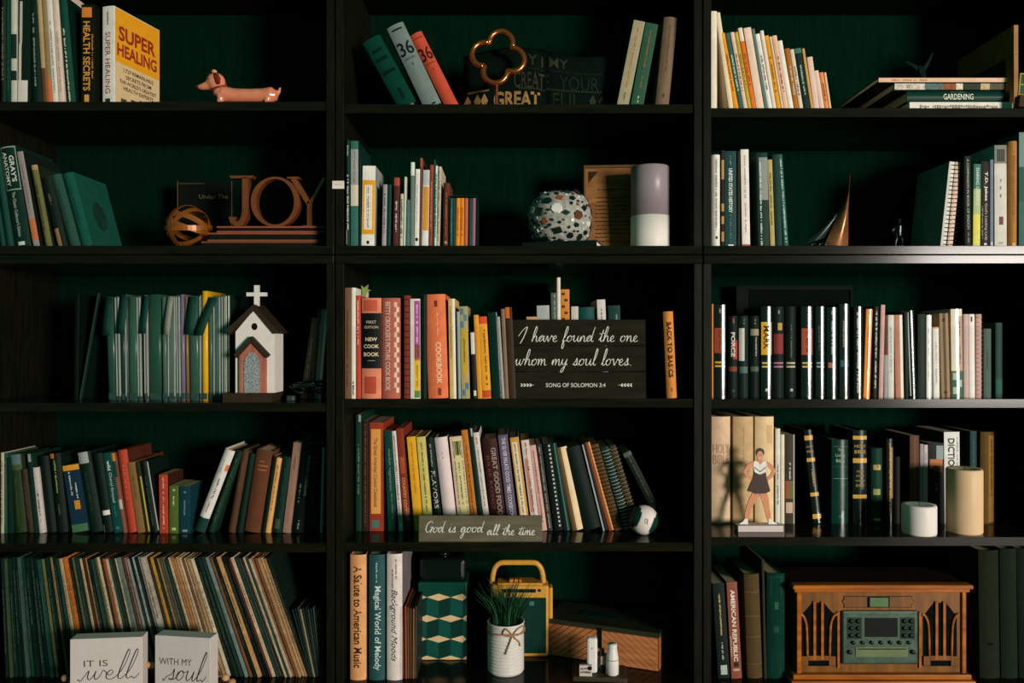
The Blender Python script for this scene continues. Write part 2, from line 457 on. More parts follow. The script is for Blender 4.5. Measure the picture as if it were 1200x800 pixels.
# ------------------------------------------------------------------ books, shelf by shelf (left to right)
books((1, 1), .03, [
 (0, 6.5, None, -20, '1d2b20', 'h', 'dark book cut off by the photo edge', ('f', .2, .8, '6b6a45', .3)),
 (7, 12.5, None, -20, '0f4436', 'p', 'slim deep green book', ('f', .1, .9, '3f6a58', .25)),
 (13, 19.5, None, -20, 'b9b2a4', 'p', 'slim grey book with dark patch', ('b', .42, .62, '22382e'), ('b', .72, .8, '24332c')),
 (20.5, 34.5, 22, -20, '14281f', 'p', 'dark magazine with white swoosh', ('b', .15, .5, 'b5ad9d', .1, .35), ('b', .5, .8, 'c2baab', .05, .3), ('b', .8, .99, 'c9c2b4', 0, .85)),
 (36, 49.5, 31, -20, '0d2a20', 'h', 'dark green book with pale letters down the spine', ('f', .25, .85, '7d8a78', .2)),
 (50.5, 55.5, 42, -20, 'a98f62', 'p', 'thin tan booklet', ('b', .7, .98, '5c3d22')),
 (56, 61.5, 47.5, -20, '8a7350', 'p', 'thin brown booklet with orange foot', ('b', .78, .99, 'c0623a')),
 (62, 68.5, 53, -20, 'd2cabd', 'p', 'thin white booklet', ('f', .3, .9, '8a8478', .3)),
 (69, 76, 60, -20, 'cdb7a6', 'p', 'thin pinkish white booklet', ('f', .4, .9, 'a2826d', .25)),
 (77, 88, 66, -4, '0d4a38', 'h', 'deep green hardback with white title', ('f', .3, .98, 'c9c8a8', .36), dict(side='0a2a20')),
 (95, 111, None, 5, '14170f', 'p', 'black book with orange capital title', ('t', 'HEALTH SECRETS', .17, .86, 'c98a3a', .52, .42, .02), ('f', .3, .74, 'b3702c', .16, .85),
   ('b', .03, .13, 'c9742e', .05, .8), ('b', .9, .98, 'c98a3a', .25, .6)),
])
r_, B_ = book((1, 1), .04, 120, 136, None, 8, 'd9d3c6', 'p', 'yellow and white health book turned towards the room',
   ('t', 'SUPER HEALING', .26, .88, '8c2a22', .42), ('f', .05, .22, '4b4438', .2), ('b', .93, .99, '33312c', .25, .7), dep=.17, yaw=-math.radians(15))
# front cover print on its right board
def side_quad(B, root, a0, a1, z0, z1, mat, name):      # on the right-hand board (+X side)
    x = B.t + .0004; root = B.cover
    return ob(name, mesh_from([(x, a0 * B.dep, z0 * B.H), (x, a1 * B.dep, z0 * B.H), (x, a1 * B.dep, z1 * B.H), (x, a0 * B.dep, z1 * B.H)], [(0, 1, 2, 3)]), mat, root)
def side_text(B, root, st, a0, a1, z0, z1, mat, bold=0.0):
    V, P, asp = text_geo(st, bold); x = B.t + .0010; root = B.cover
    return ob('cover_lettering', mesh_from([(x, (a0 + u * (a1 - a0)) * B.dep, (z0 + v * (z1 - z0)) * B.H) for u, v in V], P), mat, root)
side_quad(B_, r_, .03, .995, .45, .995, M('d9951c', .35, .06), 'cover_panel')
side_quad(B_, r_, .03, .995, .005, .45, M('cdb183', .35, .06), 'cover_panel')
for st, a0, a1, z0, z1, hx, bo in (('SUPER', .1, .9, .68, .83, '8c2f1a', .03), ('HEALING', .07, .93, .52, .65, '8c2f1a', .03), ('1,729 REMARKABLE', .2, .85, .37, .415, '1f2a22', .01), ('SECRETS FROM', .25, .8, .31, .35, '1f2a22', .01), ("THE WORLD'S GREATEST", .12, .92, .25, .29, '1f2a22', .01), ('HEALTH EXPERTS', .2, .85, .19, .23, '1f2a22', .01)):
    side_text(B_, r_, st, a0, a1, z0, z1, M(hx, .5, .05), bo)
for k, a in enumerate((.15, .36, .55, .76)):
    side_quad(B_, r_, a, a + .12, .0, .10 + .05 * ((k * 7) % 3) / 2, M('4a3424', .5), 'cover_picture')

books((1, 2), .05, [
 (468, 494, 425, 50, '0b4435', 'c', 'green cloth hardback leaning steeply', ('b', .16, .2, '08261d', .2, .75), ('b', .28, .33, '08261d', .15, .8), ('b', .47, .52, '08261d', .12, .85), ('b', .74, .9, '0a2a20', .4, .6)),
 (498, 521.5, 453, 33, '68756f', 'h', 'grey hardback with large black numeral leaning', ('x', '36', .29, '121a18', .84, .16, .01), ('x', 'HOURS', .41, '2f5a58', .62), ('b', .05, .07, '1c2422', .2, .8), ('f', .46, .5, '2c3a38', .5), ('b', .965, .985, '121a18', .5, .72)),
 (523.5, 541, 480, 42, 'b2452f', 'h', 'coral hardback with large black numeral leaning', ('x', '36', .28, '2a1512', .9, .17, .01), ('x', 'HOURS', .41, '7d2c20', .7), ('b', .06, .075, '7d2c20', .15, .85), ('f', .46, .5, '7d2c20', .5)),
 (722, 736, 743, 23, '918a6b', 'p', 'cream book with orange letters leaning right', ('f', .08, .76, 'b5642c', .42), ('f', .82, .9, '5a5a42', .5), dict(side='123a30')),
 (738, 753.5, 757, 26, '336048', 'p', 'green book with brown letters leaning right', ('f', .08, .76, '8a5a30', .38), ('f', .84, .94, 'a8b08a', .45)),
 (768, 784, 779, 19, '6d5844', 'h', 'brown cloth hardback standing alone', ('f', .1, .6, '5a4332', .35), ('f', .82, .88, '3c2a20', .3)),
])
rows = [(833, 840.5, None, 13, 'd8cbb4', 'p', 'tall white book against side panel'),
 (854.8, 860.3, 838.6, 15, 'd6c3a0', 'p', 'tall thin cream book leaning')]
X13 = [(861, 866.5, 844, 39, 'd98a1e', 'orange', 1), (867, 872, 850, 39, '3f6e66', 'teal', 1), (872.5, 877, 856, 38, 'd2b49c', 'pale pink', 1), (877.5, 881.5, 861, 38, 'b59a38', 'olive yellow', 1),
 (882, 887, 865, 33, 'cf6a20', 'red-orange', 1), (887.5, 896.5, 871.5, 33, 'd6bba4', 'wide cream', 0), (897, 900.5, 881, 34, '6f8a80', 'grey-green', 0), (901, 906, 885.5, 40, 'd9d4c8', 'white printed', 1),
 (906.5, 910.5, 891, 36, 'd8c8b8', 'ivory', 0), (911, 916, 896, 42, 'd4901e', 'golden', 1), (916.5, 919, 901.8, 43, 'd0b898', 'very thin cream', 0), (919.5, 925, 905, 42, 'd6ac90', 'peach', 1),
 (925.5, 931, 911.5, 48, 'dcd4c4', 'white', 0), (931.5, 937, 920, 57, 'a0601e', 'brown-orange', 1), (937.5, 942, 926, 58, 'cbbfa8', 'thin ivory', 1), (942.5, 950.5, 931, 57, '10302a', 'dark green', 2),
 (951, 954, 940, 57, 'c09048', 'thin tan', 0), (954.5, 961, 946, 67, 'd0b2a2', 'dusty pink', 0), (961.5, 967, 954, 83, 'd2b6a8', 'shorter pink', 0), (967.5, 972, 960.5, 85, 'dd7f44', 'short coral', 1), (972.5, 975, 965.8, 85, 'cdb48e', 'short thin cream', 0)]
for a, b, c_, y, hx, nm, f in X13:
    dec = []
    if f == 1: dec = [('f', .28, .75, '6a3a1c' if hx[0] in 'dcb' else 'a8c0b0', .42)]
    if f == 2: dec = [('f', .25, .75, '9fb5a5', .3), ('b', 0, .08, '4a8078')]
    if nm == 'red-orange': dec = [('b', 0, .16, 'd8c4ae'), ('f', .3, .7, '8f3a14', .4)]
    rows.append((a, b, c_, y, hx, 'p', nm + ' thin paperback leaning left', *dec))
books((1, 3), .03, rows)

# lying stack, top shelf right
zs = SZ(1, 3); d = .03; mp = MP(d)
def t_px(p): return p * mp
st_ = [(1066, 1187, 10.5, .2, 'd0c8bc', 'white book with small printed spine, lowest in the lying stack'),
       (1063, 1184, 13, .21, '0b3a2e', 'dark green GARDENING book second in the lying stack'),
       (1047, 1178, 9.5, .22, '121d17', 'white book with picture spine third in the lying stack'),
       (1029, 1181, 5.5, .23, '17160f', 'thin peach book on top of the lying stack')]
z = zs
for k, (a, b, th, dp, hx, lb) in enumerate(st_):
    ro, w = lying((1, 3), d, a, b, z, t_px(th), dp, hx, lb, kind='h' if k in (1, 2) else 'p', page=PAGE if k == 1 else PAGEW)
    t_ = t_px(th)
    if k == 0:
        V = []; P = []; rnd = random.Random(3)
        for a0, a1, v0, v1 in dashes(w * .1, w * .85, t_ * .35, rnd):
            n = len(V); V += [(x, -.0006, t_ * (.32 + .35 * v)) for x, v in ((a0, v0), (a1, v0), (a1, v1), (a0, v1))]; P.append((n, n + 1, n + 2, n + 3))
        ob('small_print', mesh_from(V, P), M('7b7468', .5, .05), ro)
    if k == 1:
        flat_text('GARDENING', w * .35, w * .64, t_ * .2, t_ * .72, -.0012, M('c9cdb8', .5, .05), ro, bold=.01)
        flat_text('the complete', w * .42, w * .56, t_ * .82, t_ * .92, -.0004, M('7d9a88', .5, .05), ro)
    if k == 2:
        for u0, u1, hx2 in ((.01, .28, 'b8b0a0'), (.28, .44, '5d7a74'), (.44, .56, '7d4a22'), (.56, .62, 'c9bda4'), (.62, .78, '2c3a28'), (.78, .86, 'b09a70'), (.86, .99, '4a4632')):
            bm = NB(); box(bm, w * u0, w * u1, -.0006, .004, t_ * .12, t_ * .88); ob('spine_picture', bm, M(hx2, .4, .4, scale=120), ro)
        flat_text('W', w * .115, w * .15, t_ * .25, t_ * .75, -.0008, M('3a342c', .5), ro)
    if k == 3:
        bm = NB(); box(bm, w * .004, w * .996, -.0005, .003, t_ * .05, t_ * .95); ob('spine_strip', bm, M('cfa888', .5, .1), ro)
        V = []; P = []; rnd = random.Random(5)
        for a0, a1, v0, v1 in dashes(w * .1, w * .38, t_ * .4, rnd):
            n = len(V); V += [(x, -.0006, t_ * (.3 + .4 * v)) for x, v in ((a0, v0), (a1, v0), (a1, v1), (a0, v1))]; P.append((n, n + 1, n + 2, n + 3))
        ob('small_print', mesh_from(V, P), M('9c6a48', .5, .05), ro)
    z += t_ + .0004
ZSTACK = z

books((2, 1), .05, [
 (0, 6, -18, 172, '0e4236', 'h', 'dark teal book cut off at photo edge'),
 (7, 15.5, -11, 172, '11483c', 'h', 'dark teal hardback left of the anatomy book'),
 (16.5, 36, -2, 172, '0d3328', 'h', 'thick dark green anatomy book with framed white title', ('t', "GRAY'S", .1, .36, 'b9beb0', .27, .68, .02), ('t', 'ANATOMY', .06, .4, 'b9beb0', .27, .3, .02),
   ('b', .01, .02, '8a9a8c', .06, .94), ('b', .43, .44, '8a9a8c', .06, .94), ('b', .01, .44, '8a9a8c', .05, .08), ('b', .01, .44, '8a9a8c', .92, .95), ('t', "The Classic Collector's Edition", .46, .9, 'aab0a2', .2), ('b', .95, .985, 'b9beb0', .3, .7)),
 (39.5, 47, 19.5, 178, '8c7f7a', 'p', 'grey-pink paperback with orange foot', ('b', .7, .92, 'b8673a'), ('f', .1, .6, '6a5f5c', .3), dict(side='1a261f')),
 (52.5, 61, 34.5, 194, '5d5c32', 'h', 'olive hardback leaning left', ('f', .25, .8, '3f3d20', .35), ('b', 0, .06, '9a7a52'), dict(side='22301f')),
 (66, 79, 46.5, 208, '12251c', 'h', 'near-black book with gilt ornament at foot', ('b', .74, .99, '8a6a44', .2, .6), ('f', .25, .4, '6a5a40', .3)),
 (81, 94, 58, 206, '31594a', 'c', 'grey-green cloth book leaning left', ('f', .2, .75, '1e4035', .3)),
])
r_, B_ = book((2, 1), .05, 95, 108.5, 72, 204, '1c5c4c', 'c', 'teal cloth book showing its side cover', ('f', .2, .7, '124035', .3), dep=.17)
ob('cover_emblem', mesh_from([(B_.t + .0008, .085 + .032 * math.cos(a), B_.H * .45 + .04 * math.sin(a)) for a in [i * math.pi / 10 for i in range(20)]], [tuple(range(20))]), M('1d4236', .6, .3), B_.cover)

g = [(405.3, 410, None, 164, '0d3a2e', 'h', 'tall dark green book with white title', ('f', .33, .85, 'b9c0b0', .42), ('f', .05, .15, 'a9b0a0', .35), ('b', .85, .99, 'b0b6aa', 0, .35)),
 (411, 420, None, 165, '3f7a6c', 'p', 'tall teal book with photo spine', ('b', .08, .42, '8a948c'), ('b', .42, .62, 'c6bba4'), ('f', .1, .4, 'a05040', .4), dict(side='123a30')),
 (420.5, 423, None, 187, '0d3028', 'p', 'thin dark book behind the yellow one'),
 (423.5, 439, 425, 194, 'd9d4c8', 'p', 'thick white and yellow book with script title', ('b', .18, .86, 'd9961c', .02, .98), ('b', .24, .80, 'd9d6cc', .18, .78), ('f', .27, .78, '5a5468', .4, .48), ('b', .94, .98, '1a1a18', .4, .6), dict(side='8a8f88')),
 (447.5, 452.5, 449, 216, '9a8f8e', 'p', 'short grey-pink paperback', ('f', .15, .8, '4f4a4a', .4)),
 (453, 457.5, 454.2, 216, '12463e', 'p', 'short dark teal paperback'),
 (460.5, 467, 462, 208, '4a2622', 'p', 'dark red book with white title', ('b', 0, .12, '9c4434'), ('f', .35, .8, 'cfc5b8', .35)),
 (468.5, 472, 469.5, 227, 'bdb49a', 'p', 'thin cream book with black print', ('f', .1, .85, '2a2a22', .5)),
 (472.5, 475, 474, 207, 'b7c0ac', 'p', 'thin pale green book'),
 (475.5, 480, 476, 234, '57827a', 'p', 'short grey-teal book'),
 (480.5, 485, 481.5, 190, '7d9084', 'p', 'tall pale green book', ('b', 0, .16, 'c6d0be')),
 (485.5, 491, 487, 198, 'd6d2c9', 'p', 'white book with black mark at foot', ('b', .9, .94, '1c1c1a', .2, .8), ('f', .2, .7, 'b9b4aa', .3)),
 (491.3, 494, 492.4, 185, '6a3a2e', 'p', 'tall thin brown book', ('b', 0, .1, '8c4a38')),
 (494.3, 502, 496, 199, 'cdd0ca', 'p', 'white book with gold panel', ('b', .22, .8, 'c98a2c', .1, .95), ('b', 0, .2, 'a8b4b2')),
 (502.4, 506.5, 504, 193, '8a3a2c', 'p', 'red book', ('f', .2, .8, 'c08a78', .3)),
 (507, 508.6, 508.5, 187, '1c5448', 'p', 'very thin teal book'),
 (509, 511.3, 510.6, 194, 'c6d0c4', 'p', 'thin white book with green print', ('f', .1, .9, '2a5a48', .6)),
 (511.6, 515, 514, 195, 'b4ab94', 'p', 'thin cream patterned book', ('f', .05, .95, '7d7660', .7)),
 (518.5, 526, 519.5, 214, '5c3224', 'c', 'small brown hardback', ('f', .15, .85, '8a5c44', .35), ('b', .93, .97, 'b08a60', .3, .7)),
 (527.2, 530.2, 527.6, 232, '2c6460', 'p', 'small slate volume of a boxed set', ('f', .2, .9, '6a9490', .4)),
 (530.6, 533.6, None, 232, '1c4c4c', 'p', 'small teal volume of a boxed set'),
 (534.2, 538.7, 535, 232, 'd88420', 'p', 'small orange volume of a boxed set', ('f', .2, .8, 'a85c10', .4)),
 (539, 543.5, 539.6, 232, 'd47a1c', 'p', 'small deep orange volume of a boxed set', ('f', .2, .8, 'a0540e', .4)),
 (544, 548, 544.6, 232, 'b05c42', 'p', 'small coral volume of a boxed set'),
 (549, 552.6, 549.4, 232, '1d5048', 'p', 'small green volume of a boxed set'),
 (553, 557, 553.6, 232, '8a5a6c', 'p', 'small mauve volume of a boxed set')]
books((2, 2), .004, g)
# slip case round the small set
zs = SZ(2, 2); d = .004
ro = thing('slip_case', 'dark green slip case holding the small colourful volumes', 'box', (UX(526.4, d), .002, zs))
wv = (558.6 - 526.4) * MP(d); hv = UZ(230, d) - zs
for nm, bx in (('side', (-.0012, -.0002, .001, .12, 0, hv)), ('side', (wv, wv + .0012, .001, .12, 0, hv)), ('top', (-.0012, wv + .0012, .001, .12, hv, hv + .0015))):
    bm = NB(); box(bm, *bx); ob(nm, bm, M('0f3a2e', .5), ro)

books((2, 3), .03, [
 (834.5, 845, None, 181, 'd4cfc3', 'h', 'white hardback with long dark title', ('f', .05, .82, '6b6b62', .3), ('b', .88, .91, '3a3a36', .4, .65)),
 (845.5, 848.5, None, 176, '33241a', 'p', 'thin dark book with tan blocks', ('b', .1, .3, 'b08448'), ('b', .55, .63, 'b08448'), ('b', .68, .76, 'b08448'), ('b', .84, .94, 'b08448')),
 (849.3, 863.5, 849, 177, '1c4a4a', 'p', 'teal history book with white bold title', ('t', 'UNITED STATES HISTORY', .18, .64, 'c9cfc2', .32, .5, .03), ('f', .05, .15, '8fa6a0', .3), ('f', .66, .95, '6a8a86', .3), ('b', .97, .99, 'c9cfc2', .3, .75)),
 (864.2, 867.5, None, 178, '2a241a', 'p', 'thin dark brown book'),
 (870, 879.5, 868, 175, 'd6cdc2', 'p', 'white book with red foot', ('f', .05, .5, '9a8a88', .3), ('f', .55, .85, 'b08a82', .3), ('b', .97, 1, 'b04030')),
 (889, 902, 886.5, 179, '12392c', 'p', 'dark green book with photo and white title', ('b', .05, .5, '7d847c', .2, 1), ('f', .1, .98, 'c6ccc0', .24, .3), dict(side='0c2a20')),
 (903, 908.5, 899.5, 187, 'a8945a', 'p', 'tan paperback', ('f', .15, .75, '6a5a30', .45)),
 (909.5, 917.5, 905, 181, '0f3a30', 'p', 'dark green paperback'),
 (919, 924.5, 911.5, 181, '2d645a', 'p', 'thin teal book leaning left', ('f', .05, .95, 'a4bab0', .5)),
])
def spiral(cell, d, xbl, xbr, xtl, ytop, hexc, desc, coil, dep=None, n=20, page=PAGEW, side=None, z=None, cx=.5):
    r_, B_ = book(cell, d, xbl, xbr, xtl, ytop, hexc, 'p', desc, dep=dep, page=page, name='spiral_notebook', cat='notebook', z=z, side=side)
    bm = NB(); R = max(.0045, B_.t * .62); nz = 10
    for k in range(n):
        zc = B_.H * (.04 + .92 * k / (n - 1))
        sweep(bm, [(B_.t * cx + B_.off + R * math.cos(a), .0022 + R * .8 * math.sin(a), zc) for a in [2 * math.pi * i / nz for i in range(nz)]], .0008, 4, closed=True)
    ob('coil_binding', bm, M(coil, .35, .05), r_)
    return r_, B_
spiral((2, 3), .045, 1102, 1108.5, 1113, 189, 'c9c4b8', 'grey-covered spiral notebook leaning right', '23261f', dep=.16, side='7f8d82', cx=.95)
spiral((2, 3), .045, 1110, 1116.5, 1120, 189.5, 'd0b09c', 'pale pink spiral notebook leaning right', '23261f', dep=.16, cx=.95)
books((2, 3), .03, [
 (1131, 1139, 1130, 183, '0e1c16', 'p', 'black book with tall white letters', ('t', 'A COMPANION IN BOOK OF ENOCH', .03, .8, 'a5ab9c', .36), ('f', .84, .95, '6a7468', .3)),
 (1140.5, 1149, 1141.5, 192, 'c7bf54', 'p', 'book fading teal to yellow down the spine', ('b', 0, .3, '3d8072'), ('b', .3, .6, '9dac78'), ('t', 'DARING GREATLY', .05, .5, 'd9dccc', .42)),
 (1149.8, 1160, None, 189, '1c1914', 'p', 'dark book with large white name', ('t', 'T.D. Jakes', .12, .46, 'd6cfbf', .42, .55, .02), ('t', "God's Leading Lady", .49, .92, 'bdb5a4', .34, .55), ('f', .5, .9, '8a8474', .16, .15), ('b', .95, .975, 'c9c2b2', .35, .65)),
 (1160.5, 1164, 1160.6, 187, '6d7486', 'p', 'thin blue-grey book', ('b', .94, .98, 'c0c0c8', .2, .8)),
 (1166, 1180.5, 1165.6, 170, 'bdb9ac', 'p', 'pale book with dark round emblem on top', ('b', 0, .18, '6f7468'), ('b', .04, .16, '33281f', .2, .85), ('f', .32, .36, '4a4a40', .7), ('f', .40, .44, '4a4a40', .7), ('f', .48, .52, '4a4a40', .6), ('b', .70, .78, '6a3a34', .35, .7), ('b', .95, .965, '8a8678', .3, .7)),
 (1183, 1193.5, 1183.4, 165, '9a6a34', 'h', 'tan brown hardback', ('f', .1, .75, '7a5026', .35), ('b', .96, .99, 'c8a04c', .3, .7)),
 (1194.5, 1216, None, 155, '3a6a60', 'p', 'tall teal book at the photo edge', ('b', .0, .3, '7d9a92'), ('b', .3, .6, '2c5a4e'))],)

books((3, 1), .10, [
 (86, 91, 88, 345, '07180f', 'p', 'dark binder standing left of the folders'),
 (92, 96, 114, 343, '0a1f16', 'p', 'dark green binder leaning right against folders', ('b', .0, 1, '2c5646', .2, .6)),
])
# plastic pocket folders with hanging flaps
fold = [(127, 136.5, 123, '2f5a4a'), (137, 141.5, 134.5, '4a5f54'), (142.5, 147, 141, '1f4a3c'), (147.5, 150.5, 146, '56685c'), (151, 161.5, 150, '3f6a56'), (162, 166, 160, '5c6c60'), (169.5, 174, 168, '5f635a'), (174.5, 189, 174, '2f5a48'),
  (190.5, 196, 189, '55786a'), (196.5, 207, 196, '6a7f74'), (207.5, 211.5, 206, '55675c'), (212, 217, 210.5, '6c6478'), (218, 221.5, 216, '7a5c3c'), (222.5, 233.5, 221, '3f6a58'), (234, 236, 233.5, '6a746a'), (236.8, 243.5, 236.5, 'd6a21c'), (245, 249.5, 244, '4f7466'), (250, 259.5, 249.5, '557468'), (260, 264.5, 259.5, '5c6c62'), (265, 269, 264.5, '1c3a30')]
flaps = {0: (8, '0f3a2e'), 2: (9, '15463a'), 6: (7, '12443a'), 9: (7, '7d7f74'), 13: (9, '15483a'), 16: (10, '124236')}
fnm = ['dark green', 'thin silver-edged', 'slim dark green', 'thin pale grey', 'green', 'thin white-edged', 'thin pinkish grey', 'wide dark green', 'slim grey-green', 'grey-green', 'thin grey', 'thin lilac', 'thin brown', 'sea green', 'very thin white', 'bright yellow', 'slim teal', 'wide slate green', 'thin silver', 'pale cream']
zs = SZ(3, 1); d = .07
for k, (a, b, tl, hx) in enumerate(fold):
    H = UZ(346 - (7 if k == 15 else (k * 5) % 4), d) - zs - .004
    th = -math.atan((a - tl) * MP(d) / H); t = (b - a) * MP(d) * math.cos(th) * .95
    ro = thing('file_folder', '%s plastic file folder, %s from left in the folder row' % (fnm[k], ordn(k + 1)), 'folder', (UX(a, d), d, zs), (0, th, 0), 'plastic folders on the third shelf')
    pm = M(hx, .3, .12)
    bm = NB()                                            # folded sleeve: two leaves joined at the spine
    lt = min(.0012, t * .3)
    n = 6; prof = [(0, .2)] + [(t / 2 - t / 2 * math.cos(math.pi * i / n), .004 - .004 * math.sin(math.pi * i / n)) for i in range(n + 1)] + [(t, .2)]
    inn = [(min(max(x, lt), t - lt), y + (lt if 0 < q < n + 2 else 0)) for q, (x, y) in enumerate(prof)]
    A = [[bm.verts.new((x, y, z)) for x, y in prof] for z in (0, H)]; I = [[bm.verts.new((x, y, z)) for x, y in inn] for z in (0, H)]
    for q in range(len(prof) - 1):
        bm.faces.new((A[0][q], A[0][q + 1], A[1][q + 1], A[1][q])); bm.faces.new((I[0][q + 1], I[0][q], I[1][q], I[1][q + 1]))
        bm.faces.new((A[0][q], I[0][q], I[0][q + 1], A[0][q + 1])); bm.faces.new((A[1][q], A[1][q + 1], I[1][q + 1], I[1][q]))
    for q in (0, len(prof) - 1): bm.faces.new((A[0][q], A[1][q], I[1][q], I[0][q]))
    bmesh.ops.recalc_face_normals(bm, faces=bm.faces)
    ob('sleeve', bm, pm, ro, True)
    if t > .004:
        bm = NB(); box(bm, lt + .0005, t - lt - .0005, .008, .19, .002, H - .006); ob('papers', bm, M('4a5c52' if k != 15 else 'c89a20', .7), ro)
    bm = NB(); box(bm, t * .1, t * .9, -.0012, .002, .004, .02, .0004); ob('foot_clip', bm, M('35504a', .3, .3), ro)
    for sx in (() if k not in (1, 3, 5, 6, 9, 10, 14, 17, 18, 19) else (.1,) if t < .008 else (.06, .8)):
        bm = NB(); box(bm, t * sx, t * sx + min(.0022, t * .35), -.0008 - .0006 * (k % 2), .004, .012, H - .004); ob('edge_strip', bm, M('b9bda0' if k == 19 else ('c89a1c' if k == 15 else '9aa096'), .3, .15), ro)
    if k in flaps:
        wpx, hx2 = flaps[k]; w = wpx * MP(d); s = .35 if k == 16 else .06
        bm = NB(); z1 = H - .002; z0 = H - 45 * MP(d)
        x1 = w * .15; pts = []
        for q in range(6):
            u = q / 5; zz = z1 + (z0 - z1) * u; xx = -s * (z1 - zz) + x1
            pts.append((xx, -.003 - .012 * math.sin(u * 1.6), zz))
        f = [[bm.verts.new((x + o, y + yo, z)) for x, y, z in pts] for o, yo in ((0, 0), (w, 0), (w, .0012), (0, .0012))]
        for q in range(5):
            for m_ in range(4): bm.faces.new((f[m_][q], f[(m_ + 1) % 4][q], f[(m_ + 1) % 4][q + 1], f[m_][q + 1]))
        bm.faces.new([f[m_][0] for m_ in range(4)]); bm.faces.new([f[m_][5] for m_ in range(4)])
        bmesh.ops.recalc_face_normals(bm, faces=bm.faces)
        ob('flap', bm, M(hx2, .6, .15), ro, True)
books((3, 1), .14, [
 (352, 360, 365.5, 372, '6a5c48', 'p', 'grey-brown book leaning right beside the church', ('f', .25, .75, 'c49a78', .5)),
 (362, 366.5, 372.5, 363, '4a3e34', 'p', 'thin brown book leaning right'),
 (368, 376, 376.5, 362, '6f8c84', 'p', 'pale grey book leaning on the side panel', ('b', 0, 1, 'b4b4a8', .62, 1)),
])
books((3, 2), .0, [
 (404, 411, None, 337, '6a4a34', 'p', 'brown book against the left side panel', ('f', .2, .9, '4a3222', .4)),
 (411.7, 416.8, None, 337, 'd6cdc0', 'p', 'tall white book', ('f', .83, .97, '33302a', .5)),
 (417.3, 422.8, 416.6, 346, 'b0402c', 'p', 'red paperback with pale letters', ('f', .05, .48, 'd9a890', .5)),
 (423.6, 447, None, 349, 'c9765a', 'h', 'thick coral cookbook with black title band', ('b', .15, .7, '121a16'), ('b', .02, .13, 'b4503a', .1, .8), ('b', .78, .95, 'a8442f', .15, .75), ('x', 'FIRST', .24, 'c4ae90', .5), ('x', 'EDITION', .29, 'c4ae90', .7), ('x', 'NEW', .41, 'd0bc9c', .6, None, .02), ('x', 'COOK', .48, 'd0bc9c', .78, None, .02), ('x', 'BOOK', .56, 'd0bc9c', .78, None, .02), ('b', .62, .625, '9a9482', .3, .7)),
 (447.8, 469, None, 349, 'a85a4a', 'c', 'thick dusty red cookbook with pale zigzag', ('t', "BETTY CROCKER'S PICTURE COOK BOOK", .04, .92, 'd9b8a4', .3, .32, .015), *[('b', .04 + .1 * k, .09 + .1 * k, 'cfa898', .68, .84) for k in range(9)], *[('b', .09 + .1 * k, .14 + .1 * k, 'c8bcae', .8, .95) for k in range(9)]),
 (481, 492.8, 480.6, 350, 'd2c8ba', 'p', 'white book with magenta and yellow spine', ('b', .02, .6, '9c4a86', .42, .98), ('b', .46, .62, 'c06a34', .42, .98), ('b', .62, .92, 'd4a828', .42, .98), ('b', .92, .99, '6a9a4c', .42, .98), ('f', .06, .44, 'd6b8cc', .25, .7), ('f', .66, .9, '8c6a10', .2, .7)),
 (493.3, 500.5, None, 345, '12291f', 'h', 'dark green hardback'),
 (502, 526, 498, 345, 'cf6a42', 'h', 'thick orange cookbook with worn spine', ('t', 'COOKBOOK', .46, .86, 'e0b890', .28, .58, .02), ('b', .06, .12, '6a2a1a', .45, .6), ('f', .18, .4, 'dd9a70', .3, .58), ('b', .9, .97, '7a3420', .5, .66)),
 (527.2, 535, 525.2, 350, 'c9a468', 'p', 'cream and tan paperback', ('b', 0, 1, 'd8cdb8', .62, 1), ('f', .08, .6, '8c6a38', .25, .35)),
 (537, 540.3, 535, 365, 'a4bcc0', 'p', 'thin light blue book'),
 (541, 551, 538, 359, '9a9066', 'p', 'checked book with gold label', ('b', .25, .74, 'b8942a', .15, .85), ('b', .02, .09, '6f8a9a', .1, .5), ('b', .09, .16, '6f8a9a', .5, .9), ('b', .16, .23, '6f8a9a', .1, .5), ('b', .76, .83, 'c08a4a', .1, .5), ('b', .83, .9, '5f86a0', .5, .9), ('b', .9, .97, '6f8a9a', .1, .5), ('f', .34, .62, '6a5210', .3)),
 (554, 559, 551, 388, '1c1f1c', 'p', 'short dark book with white tag', ('b', .02, .34, 'cfc8bc', .05, .95), ('b', .88, .96, 'c4bcae', .3, .9)),
 (560, 565.6, 555, 369, 'd08a22', 'p', 'thin orange paperback'),
 (566, 576, 560.5, 371, 'd89428', 'p', 'orange paperback with red cap and black title', ('b', 0, .09, 'c4482a'), ('b', .9, .99, 'b8482a'), ('f', .14, .84, '4a3412', .46, .6)),
 (577, 588, 571.5, 366, '0f2c22', 'g', 'dark green glossy book'),
 (588.4, 591.6, 582.5, 371, '9a9488', 'p', 'thin grey book'),
 (592, 596.5, 587, 362, '75604e', 'p', 'thin brown-grey book'),
 (597, 605, 592, 360, '3a2a1c', 'p', 'dark book with orange top by the plank sign', ('b', 0, .12, 'c0602a', .0, .6))])
spiral((3, 2), .004, 473.6, 480.4, None, 346, '7a2f26', 'dark red checked spiral cookbook', '2a1512', n=16)
